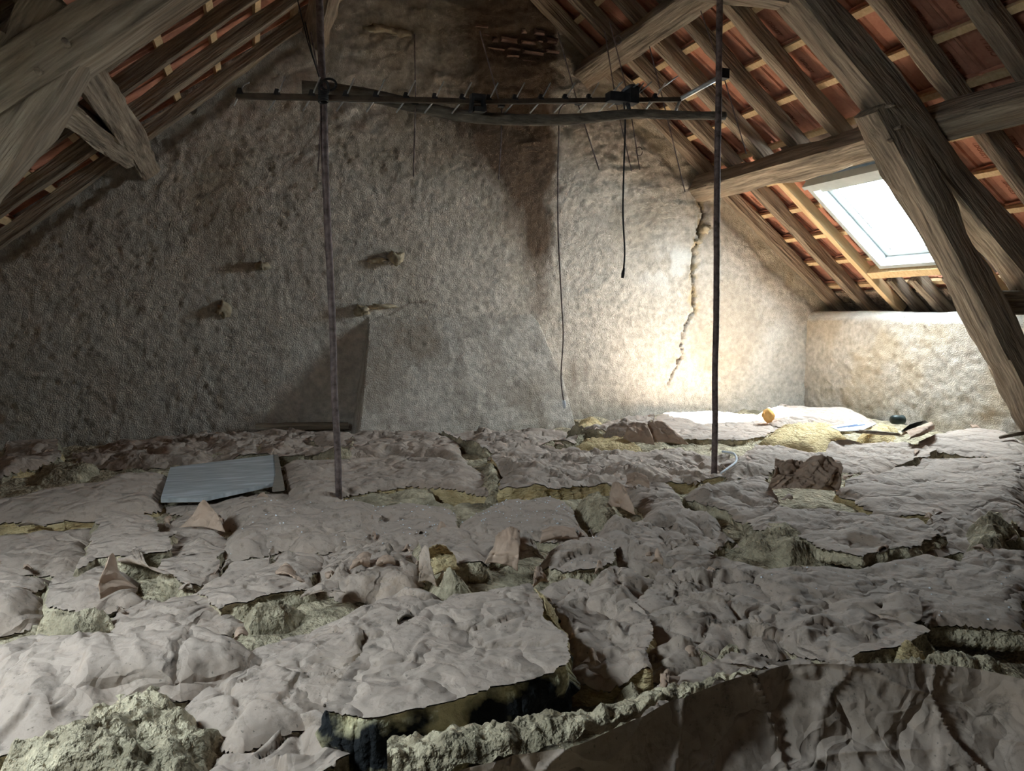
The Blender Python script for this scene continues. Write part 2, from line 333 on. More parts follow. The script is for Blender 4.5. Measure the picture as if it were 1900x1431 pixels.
# ------------------------------------------------------------------ walls
def wall_attrs(V):
    return {k: np.zeros(len(V)) for k in ('soot', 'white', 'crack', 'bare')}
def polyline_dist(px, py, pts):
    best = np.full(px.shape, 1e9); tt = np.zeros(px.shape)
    for i in range(len(pts)-1):
        (ax, ay), (bx, by) = pts[i], pts[i+1]; dx, dy = bx-ax, by-ay; l2 = dx*dx+dy*dy
        t = np.clip(((px-ax)*dx+(py-ay)*dy)/l2, 0, 1); d = np.hypot(px-ax-t*dx, py-ay-t*dy)
        n = d < best; best = np.where(n, d, best); tt = np.where(n, i+t, tt)
    return best, tt
def gauss(px, py, x, y, sx, sy): return np.exp(-(((px-x)/sx)**2+((py-y)/sy)**2))
def build_gable():
    st = .0135
    X = np.arange(-2.35, 5.55, st); Z = np.arange(-.20, 3.95, st); nx, nz = len(X), len(Z)
    gx, gz = [a.ravel() for a in np.meshgrid(X, Z, indexing='ij')]
    px, py = proj(np.stack([gx, np.full_like(gx, D), gz], 1))
    rough = .035*(fbm(gx*1.3, gz*1.6, 3, 3)-.5)+.012*(fbm(gx*6, gz*9, 5, 3)-.5)+.011*(fbm(gx*22, gz*26, 6, 3)-.5)+.009*(vn((gx+.8*gz)*41+3*fbm(gx*9, gz*9, 10, 2), (gz-.8*gx)*41, 9)-.5)
    top = sstep(3, 1.2, gz*0+np.minimum(gz, 9))*0+sstep(1.2, 2.2, gz)       # coarser render higher up
    f1, f2, tl = worley(gx*4+.4*fbm(gx*3, gz*3, 40, 2), gz*7, 41)
    rough += top*(.016*(fbm(gx*11, gz*17, 15, 3)-.5)+.020*tl)
    out = rough
    soot = 1.0*gauss(px, py, 950, 40, 110, 130)+1.0*gauss(px, py, 955, 255, 80, 120)+.9*gauss(px, py, 992, 350, 45, 110)+.5*gauss(px, py, 1003, 440, 24, 60)+.35*gauss(px, py, 1000, 560, 22, 45)+.3*gauss(px, py, 850, 220, 70, 60)
    soot = np.clip(1.35*soot*(.35+1.3*fbm(gx*5, gz*2.2, 21, 4)), 0, 1)*sstep(1050, 1025, px+12*(fbm(gx*9, gz*9, 22, 2)-.5)*4)
    soot = np.maximum(soot, .55*gauss(px, py, 160, 420, 22, 60)*fbm(gx*9, gz*9, 29, 3)+.4*sstep(30, 0, np.hypot((px-90), (py-300)*.6)))
    soot = np.maximum(soot, np.clip(.5*gauss(px, py, 1065, 690, 7, 28)+.5*gauss(px, py, 1088, 680, 5, 20), 0, 1))
    soot = np.maximum(soot, .5*sstep(.0, -.6, (gx-2.3))*sstep(2.7, 3.3, gz)*fbm(gx*4, gz*4, 27, 3))
    white = np.clip(gauss(px, py, 1240, 500, 55, 32)+.9*gauss(px, py, 1260, 480, 30, 20)+.8*gauss(px, py, 1440, 600, 50, 120)*.4, 0, 1)*sstep(.36, .6, fbm(gx*7, gz*7, 31, 3))
    crk = [(1301, 372), (1306, 395), (1296, 425), (1300, 438), (1288, 465), (1286, 490), (1286, 535), (1287, 560), (1290, 575), (1272, 600), (1265, 625), (1265, 655), (1252, 690), (1240, 715)]
    dc, tc = polyline_dist(px+5*(fbm(gx*20, gz*20, 33, 3)-.5)*2, py, crk)
    wd = np.interp(tc, [0, 2, 3, 4, 5, 6, 7, 8, 9, 13], [3, 3, 3.5, 2.2, 4, 2., 4, 2.6, 2.0, 1.5])
    cr = sstep(wd, wd*.35, dc); out = out+.030*cr
    bare = np.clip(sstep(4*wd, wd, dc)*(tc < 8.5)*(fbm(gx*12, gz*12, 35, 3) > .5), 0, 1)
    out = out+.012*bare
    dk, tk = polyline_dist(px, py, [(715, 590), (760, 562), (790, 560)]); cr2 = sstep(3, 1, dk)*.6
    # missing render along the right verge
    vd, _ = polyline_dist(px, py, [(1060, 60), (1110, 150), (1330, 370), (1420, 470), (1540, 580)])
    br = sstep(26, 8, vd+18*(fbm(gx*6, gz*6, 37, 3)-.5)); bare = np.maximum(bare, .5*br); out = out+.02*br
    vd, _ = polyline_dist(px, py, [(530, 80), (330, 240), (160, 350), (0, 470)])
    br = sstep(30, 8, vd+22*(fbm(gx*6, gz*6, 38, 3)-.5)); out = out+.02*br
    # hollow with exposed stone near the top, recessed brick course
    ho = gauss(px, py, 715, 52, 42, 16); out = out+.05*ho*(fbm(gx*14, gz*20, 39, 3)); bare = np.maximum(bare, .6*ho)
    bk = sstep(0, 1, gauss(px, py, 990, 78, 75, 26)*1.6); out = out+.035*bk
    V = np.stack([gx, D+out, gz], 1)
    tr = (gz+.778*gx-5.046)/1.267; tl_ = (gz-.836*gx-2.578)/1.3034
    keep = ((tr < .24) & (tl_ < .24)).reshape(nx, nz)
    fc = grid_faces(nx, nz); kk = keep.ravel(); fc = fc[kk[fc].all(1)]
    used = np.unique(fc); re = np.full(len(V), -1); re[used] = np.arange(len(used))
    A = {'soot': soot[used], 'white': white[used], 'crack': np.maximum(cr, cr2)[used], 'bare': bare[used]}
    o = mesh('wall_back', V[used], re[fc], M['plaster'], None, (0, 0, 0), True, A)
    return tag(o, 'rough lime plastered gable wall with soot stain and long crack', 'wall', kind='structure')
gable = build_gable()
# bricks laid bare near the top of the gable
bricks = [(690, 400, 910, 510), (930, 445, 1120, 530), (1225, 420, 1370, 520), (1090, 320, 1230, 415), (470, 370, 580, 440), (520, 530, 750, 600), (770, 535, 940, 600), (950, 560, 1215, 660), (1130, 440, 1215, 500), (930, 320, 1010, 395), (380, 260, 560, 350), (590, 420, 680, 500), (1225, 560, 1390, 640), (230, 230, 370, 300), (560, 610, 740, 690), (760, 610, 930, 690), (930, 670, 1120, 750)]
for i, (a, b, c, d) in enumerate(bricks):
    q = [aty(820+a/6.333, b/6.333, D), aty(820+c/6.333, d/6.333, D)]
    x0, x1 = q[0][0]+.008, q[1][0]-.008; z1, z0 = q[0][2]-.006, q[1][2]+.006; dp = -.012+.02*random.random()
    V = []; j = lambda: (random.random()-.5)*.014
    for yy, e in ((D+.06, 0), (D-dp+.012, 0), (D-dp, .010)):
        for xx, zz in ((x0+e, z0+e), (x1-e, z0+e), (x1-e, z1-e), (x0+e, z1-e)): V.append((xx+j(), yy+j()*.5, zz+j()*.6))
    Fc = [(8, 9, 10, 11)]+[(k*4+i_, k*4+(i_+1) % 4, k*4+4+(i_+1) % 4, k*4+4+i_) for k in (0, 1) for i_ in range(4)]
    mesh('brick', V, Fc, M['brick'], gable, smooth=False)
# stones that stick out of the render
for i, (x, y, rx, rz, pr) in enumerate([(487, 494, .050, .036, .07), (735, 480, .050, .046, .07), (700, 484, .07, .022, .03), (413, 575, .040, .055, .05), (672, 575, .060, .035, .09), (705, 569, .10, .018, .04), (715, 55, .13, .03, -.02), (745, 62, .07, .03, -.02), (1308, 425, .05, .035, .01), (1296, 448, .04, .02, .012)]):
    blob('stone', aty(x, y, D-pr*.2), (rx, max(pr, .03), rz), M['stone'], gable, 60+i, .55, n=8)

def build_breast():
    """sloped chimney hood standing against the gable"""
    nu, nv = 150, 90
    U, Vv = np.meshgrid(np.linspace(0, 1, nu), np.linspace(0, 1, nv), indexing='ij')
    z = -.15+Vv*1.12
    xl = np.interp(z, [-.15, .0, .86, 1.0], [.67, .70, .845, .90]); xr = np.interp(z, [-.15, 0, .35, .8, 1.0], [2.46, 2.43, 2.38, 2.24, 2.10])
    dep = np.interp(z, [-.15, 0, .45, .72, .86, 1.0], [.38, .36, .19, .075, .0, -.06])
    # unfold: side, front, side
    a = .10
    x = np.where(U < a, xl, np.where(U > 1-a, xr, xl+(xr-xl)*(U-a)/(1-2*a)))
    y = np.where(U < a, D+.06-(dep+.06)*U/a, np.where(U > 1-a, D+.06-(dep+.06)*(1-U)/a, D-dep))
    rough = .030*(fbm(x*2, z*2, 70, 3)-.5)+.014*(fbm(x*18, z*22, 71, 3)-.5)+.006*(vn(x*60, z*60, 72)-.5)
    y = y+np.where((U >= a) & (U <= 1-a), rough, 0); x = x+np.where((U < a) | (U > 1-a), rough*.6, 0)
    P = np.stack([x, y, z], -1).reshape(-1, 3)
    A = {k: np.zeros(len(P)) for k in ('soot', 'white', 'crack', 'bare')}
    A['soot'] = (.25*(fbm(x*6, z*5, 75, 3) > .56)).ravel()
    A['white'] = ((U < a*.75)*(U > a*.3)*.6*sstep(.95, .5, z)*(fbm(y*30, z*5, 77, 2) > .4)).ravel()
    o = mesh('wall_chimney_breast', P, grid_faces(nu, nv), M['plaster'], None, (0, 0, 0), True, A)
    tag(o, 'plastered chimney hood bulging from the foot of the gable wall', 'chimney', kind='structure')
build_breast()

def build_knee():
    st = .014
    Y = np.arange(.2, 5.78, st); S = np.arange(0, 1.62, st); ny, ns = len(Y), len(S)
    gy, gs = np.meshgrid(Y, S, indexing='ij')
    sag = .025*(fbm(gy*1.2, gy*0, 81, 2)-.5)
    zt = .872+sag; r = .05
    z = np.where(gs < 1.0, -.20+gs*(zt+.20)/1.0, zt+.02*np.sin(np.clip((gs-1.0)/.12, 0, 1)*math.pi/2)); x = np.where(gs < 1.0, 5.04, 5.04+(gs-1.0))
    rnd = np.exp(-((gs-1.)/.04)**2); x = x+.022*rnd; z = z-.022*rnd
    rough = .03*(fbm(gy*1.5, z*2, 82, 3)-.5)+.020*(fbm(gy*8, z*10, 83, 3)-.5)+.014*(fbm(gy*24, z*28, 84, 2)-.5)
    x = x-rough*(gs < 1.02); z = z+rough*.6*(gs > .98)
    A = {k: np.zeros(gy.size) for k in ('soot', 'white', 'crack', 'bare')}
    A['white'] = (sstep(.93, 1.0, gs+.06*(fbm(gy*9, gs*9, 85, 3)-.5))*.9).ravel()
    A['bare'] = (.4*sstep(.5, .7, fbm(gy*2.2, gs*2, 86, 3))*(gs < .95)).ravel()
    P = np.stack([x, gy, z], -1).reshape(-1, 3)
    px, py = proj(P); A['crack'] = np.clip(gauss(px, py, 1725, 765, 7, 13)*.7+gauss(px, py, 1716, 607, 3, 3), 0, 1)
    o = mesh('wall_right', P, grid_faces(ny, ns), M['plaster'], None, (0, 0, 0), True, A)
    tag(o, 'low rough plastered knee wall under the skylight', 'wall', kind='structure')
build_knee()
def plain(name, V, Fc, m, label):
    A = wall_attrs(V) if m is M['plaster'] else None
    return tag(mesh(name, V, Fc, m, None, (0, 0, 0), False, A), label, 'wall' if 'wall' in name else 'floor', kind='structure')
plain('wall_left', [(-2.05, Y0, -.2), (-2.05, D+.1, -.2), (-2.05, D+.1, 1.2), (-2.05, Y0, 1.2), (-2.3, Y0, -.2), (-2.3, D+.1, -.2), (-2.3, D+.1, 1.2), (-2.3, Y0, 1.2)], [(0, 1, 2, 3), (7, 6, 5, 4), (3, 2, 6, 7), (0, 4, 5, 1)], M['plaster'], 'plastered knee wall below the other roof slope')
plain('wall_front', [(-2.4, Y0, -.2), (5.7, Y0, -.2), (5.7, Y0, .9), (RX, Y0, 4.1), (-2.4, Y0, .9), (-2.4, Y0-.3, -.2), (5.7, Y0-.3, -.2), (5.7, Y0-.3, .9), (RX, Y0-.3, 4.1), (-2.4, Y0-.3, .9)], [(0, 1, 2, 3, 4), (9, 8, 7, 6, 5)], M['plaster'], 'plastered gable wall behind the viewer')
plain('wall_right_near', [(5.04, Y0, -.2), (5.04, .3, -.2), (5.04, .3, .9), (5.04, Y0, .9), (5.7, Y0, -.2), (5.7, .3, -.2), (5.7, .3, .9), (5.7, Y0, .9)], [(3, 2, 1, 0), (4, 5, 6, 7), (3, 7, 6, 2)], M['plaster'], 'plastered knee wall beside the viewer')
bpy.data.objects['wall_right_near'].name = 'wall_side'
fl = plain('floor', [(-2.3, Y0-.1, -.17), (5.6, Y0-.1, -.17), (5.6, D+.1, -.17), (-2.3, D+.1, -.17), (-2.3, Y0-.1, -.25), (5.6, Y0-.1, -.25), (5.6, D+.1, -.25), (-2.3, D+.1, -.25)], [(0, 1, 2, 3), (7, 6, 5, 4), (0, 4, 5, 1), (2, 6, 7, 3)], M['boards'], 'plank floor beneath the insulation')
yy = 3.12
for k in range(5):      # planks seen in the long gap between two rows of insulation
    V = [(-.3, yy, -.13), (3.9, yy, -.13), (3.9, yy+.15, -.13), (-.3, yy+.15, -.13)]; V = V+[(a, b, -.17) for a, b, c in V]
    mesh('plank', V, [(0, 1, 2, 3), (0, 4, 5, 1), (1, 5, 6, 2), (2, 6, 7, 3), (3, 7, 4, 0)], M['boards'], fl, smooth=False); yy += .158

# ------------------------------------------------------------------ roof slopes
def text_mesh(body, size):
    cu = bpy.data.curves.new('stamp', 'FONT'); cu.body = body; cu.size = size; cu.extrude = .0012; cu.resolution_u = 2; cu.shear = .25; cu.align_x = 'CENTER'; cu.align_y = 'CENTER'
    ob = bpy.data.objects.new('stamp_tmp', cu); col.objects.link(ob); bpy.context.view_layer.update()
    me = bpy.data.meshes.new_from_object(ob.evaluated_get(bpy.context.evaluated_depsgraph_get())); bpy.data.objects.remove(ob)
    me.materials.clear(); me.materials.append(M['stamp']); return me
TW, TG = .215, .339
def tile_mesh(fn0):
    d, n = (dR, nR) if fn0 is SR else (dL, nL)
    prof = [(0, .010), (0, -.006), (.012, -.006), (.016, .004), (.045, .002), (.055, .007), (.105, .010), (.155, .007), (.165, .002), (.192, .004), (.196, -.010), (.213, -.010), (.213, .010), (.1, .022)]
    V = []
    for s, lift in ((-.035, 0), (.0, .0), (.28, .022), (.375, .032)):
        for (y, t) in prof:
            if s == -.035: t = t-.004
            V.append(d*s+n*(t+lift)+np.array([0, y, 0]))
    k = len(prof); Fc = []
    for i in range(3):
        for j in range(k): a = i*k+j; b = i*k+(j+1) % k; Fc.append((a, a+k, b+k, b))
    Fc.append(tuple(range(k))); Fc.append(tuple(range(4*k-1, 3*k-1, -1)))
    if fn0 is SL: Fc = [f[::-1] for f in Fc]
    me = bpy.data.meshes.new('roof_tile'); me.from_pydata([tuple(v) for v in V], [], Fc); me.materials.append(M['tile']); return me
def slope(name, label, fn, smax, win, rafters, ymin_tile, smin, smax_tile, phase, rh=.10):
    root = thing(name, label, 'roof', fn(smax*.5, 3., .1), kind='structure')
    a0, a1, b0, b1 = win['s0']-.02, win['s1']+.02, win['y0']-.02, win['y1']+.02
    for (s0, s1, y0, y1) in ((-.1, a0, Y0-.2, Y1+.3), (a1, smax+.35, Y0-.2, Y1+.3), (a0, a1, Y0-.2, b0), (a0, a1, b1, Y1+.3)):
        box('roof_light_block', fn, s0, s1, y0, y1, .225, .25, M['light_block'], root)  # unseen layer added above the tiles to block sky light through gaps
    up = nR if fn is SR else nL
    for (y, s0, s1, w, h, mm) in rafters:
        beam('rafter', fn(s0, y, h/2), fn(s1, y, h/2), w, h, up, M[mm], root, wob=.007 if mm == 'wood' else .001)
    k = 0
    rows = [phase+i*TG for i in range(int((smax-phase)/TG)+1)]
    for s in rows:
        spans = [(1.0, Y1)]
        if a0-.06 < s < a1+.03: spans = [(1.0, b0-.05), (b1+.06, Y1)]
        for (y0, y1) in spans: box('batten', fn, s-.022, s+.022, y0, y1, rh-.001, rh+.028, M['newwood'], root)
    tm = tile_mesh(fn); cnt = 0; tiles = []
    for r, s in enumerate(rows):
        if s < smin or s > smax_tile: continue
        y = Y1-.02-TW
        c = 0
        while y > ymin_tile:
            if not (a0-.40 < s < a1-.02 and b0-.02-TW < y < b1+.02):
                o = bpy.data.objects.new('roof_tile', tm); col.objects.link(o); o.parent = root
                p = fn(s, y+random.uniform(-.003, .003), rh+.034+random.uniform(-.002, .004)); o.location = p-wl(root); WL[o.name] = p; tiles.append((o, s, y)); cnt += 1
            y -= TW+.002
    return root, tiles, cnt
raftR = []
for y in (5.64, 5.27): raftR.append((y, 0, 4.95, .085, .10, 'wood'))
raftR += [(4.885, 0, 3.02, .09, .10, 'wood'), (4.925, 2.85, 4.85, .06, .085, 'newwood'), (4.50, 0, 3.14, .09, .10, 'wood'), (4.50, 4.42, 4.95, .08, .10, 'wood'), (4.74, 4.42, 4.95, .07, .09, 'wood'), (4.09, 0, 3.14, .09, .10, 'wood'), (4.20, 4.42, 4.95, .08, .09, 'wood'),
          (3.93, 2.9, 4.9, .075, .10, 'newwood'), (3.65, 0, 4.95, .085, .10, 'wood'), (3.21, 0, 4.95, .09, .11, 'wood'), (2.79, 0, 4.95, .09, .10, 'wood'), (2.37, 0, 4.95, .09, .10, 'wood'), (1.95, 0, 4.95, .09, .10, 'wood'), (1.5, 0, 4.95, .09, .10, 'wood'), (1.05, 0, 4.95, .09, .10, 'wood')]
roofR, tilesR, nr = slope('ceiling_right', 'right roof slope of rafters, battens and red clay tiles around the skylight', SR, 4.95, WIN, raftR, 1.55, .75, 4.7, .168)
raftL = [(y, 0, 4.75, .07, .085, 'wood') for y in (5.62, 5.05, 4.55, 4.08, 3.62, 3.17, 2.76, 2.35, 1.95, 1.0, .6, .2, -.2)]
roofL, tilesL, nl_ = slope('ceiling_left', 'dark left roof slope of rafters, battens and red clay tiles', SL, 4.75, WIN_ASSUMED, raftL, 1.55, .9, 4.3, .11, .085)
print('tiles', nr, nl_)
rc = [tuple(SL(.7, Y0-.2, .255)), tuple(SL(.7, Y1+.3, .255)), (RX, Y1+.3, RZ+.36), (RX, Y0-.2, RZ+.36), tuple(SR(.7, Y0-.2, .255)), tuple(SR(.7, Y1+.3, .255))]
mesh('ridge_light_seal', rc, [(0, 1, 2, 3), (3, 2, 5, 4)], M['light_block'], roofR, smooth=False)  # unseen sheets added along the ridge to stop sky light leaking in
# trimmers round the skylight and boards at the eave
box('trimmer', SR, 4.31, 4.385, 3.90, 4.95, .01, .095, M['newwood'], roofR)
for k, (s0, s1) in enumerate(((4.66, 4.80), (4.81, 4.96))): box('eave_board', SR, s0, s1, 1.2, 5.7, .096, .118, M['wood'], roofR)
stamps = [text_mesh('VALDOUST', .038), text_mesh('GITTBIO', .050)]
for o, s, y in tilesR:
    if 1.6 < s < 4.6 and random.random() < .75 or (2.3 < y < 3.2 and 2 < s < 3.4):
        st = bpy.data.objects.new('stamp', stamps[1 if y < 3.3 else 0]); col.objects.link(st); st.parent = o
        x = Vector(dR); yv = Vector((0, -1, 0)); z = Vector(-nR)
        mm = Matrix((x, yv, z)).transposed().to_4x4(); mm.translation = Vector(dR*.155+np.array([0, .105, 0])+nR*(.0195)); st.matrix_local = mm

# skylights
def skylight(name, label, fn, w):
    s0, s1, y0, y1 = w['s0'], w['s1'], w['y0'], w['y1']
    r = thing(name, label, 'window', fn((s0+s1)/2, (y0+y1)/2, .1), kind='structure')
    def ring(nm, e, wd, t0, t1, m):
        o = []
        box(nm, fn, s0+e, s0+e+wd, y0+e, y1-e, t0, t1, m, r); box(nm, fn, s1-e-wd, s1-e, y0+e, y1-e, t0, t1, m, r)
        box(nm, fn, s0+e+wd, s1-e-wd, y0+e, y0+e+wd, t0, t1, m, r); box(nm, fn, s0+e+wd, s1-e-wd, y1-e-wd, y1-e, t0, t1, m, r)
    ring('flashing', -.09, .085, .131, .138, M['flash'])
    ring('window_frame', 0, .038, .03, .22, M['frame']); ring('window_sash', .041, .045, .13, .20, M['frame']); ring('glazing_bead', .087, .010, .16, .185, M['frame'])
    box('glass_pane', fn, s0+.09, s1-.09, y0+.09, y1-.09, .172, .18, M['glass'], r)
    box('ventilation_flap', fn, s0+.05, s0+.085, y0+.08, y1-.08, .055, .098, M['frame'], r)
    box('head_lining', fn, s0-.035, s0-.001, y0-.02, y1+.02, .02, .10, M['frame'], r)
    return r
skylight('window_1', 'bright white framed roof window in the right slope', SR, WIN)
skylight('window_assumed', 'unseen roof window assumed in the left slope to light the foreground', SL, WIN_ASSUMED)  # guessed source out of view, added to light the foreground

# ------------------------------------------------------------------ truss and purlins
TY = 3.29
tr_ = thing('roof_truss', 'heavy grey oak roof truss with sloping principals, struts and pegs', 'truss', (RX, TY, .9))
beam('principal_rafter', SR(.25, TY, -.262), SR(4.75, TY, -.262), .18, .19, nR, M['oak'], tr_, .012)
beam('principal_rafter', SL(.25, 3.0, -.235), SL(4.6, 3.0, -.235), .20, .15, nL, M['oak'], tr_, .010)
beam('strut', (3.30, TY, 2.03), (4.98, TY, -.02), .18, .165, (.77, 0, .63), M['oak'], tr_, .016, bend=.02)
beam('strut', (-.545, 3.01, 1.895), (-1.80, 3.01, .02), .185, .24, (-.83, 0, .55), M['oak'], tr_, .014, bend=-.015)
beam('collar', (.62, TY+.02, 2.57), (2.68, TY+.02, 2.57), .12, .15, (0, 0, 1), M['oak'], tr_, .012)
beam('tie_block', (4.34, TY+.02, .955), (5.3, TY+.02, .955), .16, .15, (0, 0, 1), M['wood'], tr_, .01)
for (x, y, yf, ln) in ((130, 90, 2.91, .06), (78, 140, 2.91, .045), (66, 88, 2.91, .02), (1640, 200, 3.19, .05), (1655, 240, 3.19, .04), (1648, 262, 3.19, .012)):
    p = aty(x, y, yf+.02); q = p-np.array([0, ln+.02, 0]); tube('peg', [p, (p+q)/2, q], [.013, .012, .010], M['oak'], tr_, 7)
lab = 'old oak purlin '
pu = beam('purlin', SR(2.945, Y1+.1, -.085), SR(2.945, .9, -.085), .18, .165, nR, M['oak'], None, .012)
tag(pu, 'bark-edged oak purlin running above the skylight past the truss', 'purlin')
pu = beam('purlin', SR(1.52, Y1+.1, -.085), SR(1.52, 3.1, -.085), .17, .165, nR, M['oak'], None, .008)
tag(pu, 'pale upper purlin crossing the tiled rafters towards the gable top', 'purlin')
pu = beam('purlin', SL(1.42, Y1+.1, -.085), SL(1.42, 2.9, -.085), .115, .165, nL, M['oak'], None, .008)
tag(pu, 'short dark purlin end beside the top of the rusty pole', 'purlin')
p2 = thing('purlin', 'forked split purlin on the left slope beneath the bright truss beam', 'purlin', SL(2.99, 4.8, -.1))
beam('purlin_limb', SL(2.955, Y1+.1, -.10), SL(2.90, 3.0, -.10), .135, .16, nL, M['oak'], p2, .012)
beam('purlin_limb', SL(3.00, 5.10, -.12), SL(3.13, 3.2, -.12), .11, .12, nL, M['oak'], p2, .014)

#@@FLOOR@@
# ------------------------------------------------------------------ the insulation on the floor
def poly_world(px, z): return np.array([atz(x, y, z)[:2] for x, y in px])
def roughen(P, s, amp=.012, step=.035):
    out = []; n = len(P)
    for i in range(n):
        a, b = P[i], P[(i+1) % n]; l = np.linalg.norm(b-a); k = max(1, int(l/step)); nr = np.array([-(b-a)[1], (b-a)[0]])/max(l, 1e-6)
        for j in range(k):
            f = j/k; q = a+(b-a)*f
            e = amp*min(1, l*4)
            out.append(q+nr*e*(2*fbm(np.array([q[0]*9+s]), np.array([q[1]*9]), s, 3)[0]-1)*(1.6 if j else .3))
    return np.array(out)
def sdist(x, y, P):
    """signed distance to a polygon (inside positive) and nearest boundary point"""
    best = np.full(x.shape, 1e9); bx = np.zeros(x.shape); by = np.zeros(x.shape); ins = np.zeros(x.shape, bool); n = len(P)
    for i in range(n):
        a, b = P[i], P[(i+1) % n]; dx, dy = b-a; l2 = dx*dx+dy*dy+1e-12
        t = np.clip(((x-a[0])*dx+(y-a[1])*dy)/l2, 0, 1); qx = a[0]+t*dx; qy = a[1]+t*dy; d = (x-qx)**2+(y-qy)**2
        m = d < best; best = np.where(m, d, best); bx = np.where(m, qx, bx); by = np.where(m, qy, by)
        if abs(dy) > 1e-12:
            c = ((a[1] > y) != (b[1] > y)) & (x < dx*(y-a[1])/dy+a[0]); ins ^= c
    d = np.sqrt(best); return np.where(ins, d, -d), bx, by
def patch_grid(P, st):
    lo = P.min(0)-st; hi = P.max(0)+st
    X = np.arange(lo[0], hi[0]+st, st); Y = np.arange(lo[1], hi[1]+st, st); nx, ny = len(X), len(Y)
    gx, gy = [a.ravel() for a in np.meshgrid(X, Y, indexing='ij')]
    sd, bx, by = sdist(gx, gy, P); fc = grid_faces(nx, ny)
    fc = fc[(sd[fc].mean(1) > 0)]
    out = sd < 0; gx = np.where(out, bx, gx); gy = np.where(out, by, gy); sd = np.where(out, 0, sd)
    used = np.unique(fc); re = np.full(len(gx), -1); re[used] = np.arange(len(used))
    return gx[used], gy[used], sd[used], re[fc]
def boundary(fc):
    e = np.concatenate([fc[:, [0, 1]], fc[:, [1, 2]], fc[:, [2, 3]], fc[:, [3, 0]]]); k = np.sort(e, 1); key = k[:, 0]*10000000+k[:, 1]
    u, inv, ct = np.unique(key, return_inverse=True, return_counts=True); return e[ct[inv] == 1]
def expand(P, e):
    area = .5*np.sum(P[:, 0]*np.roll(P[:, 1], -1)-np.roll(P[:, 0], -1)*P[:, 1]); sg = 1 if area > 0 else -1
    n = len(P); out = []
    for i in range(n):
        a, b, c = P[i-1], P[i], P[(i+1) % n]; u = (b-a)/(np.linalg.norm(b-a)+1e-9); v = (c-b)/(np.linalg.norm(c-b)+1e-9)
        nn = np.array([u[1]+v[1], -u[0]-v[0]])*sg; l = np.linalg.norm(nn); out.append(b+nn/max(l, .4)*e)
    return np.array(out)
SEED = [100]
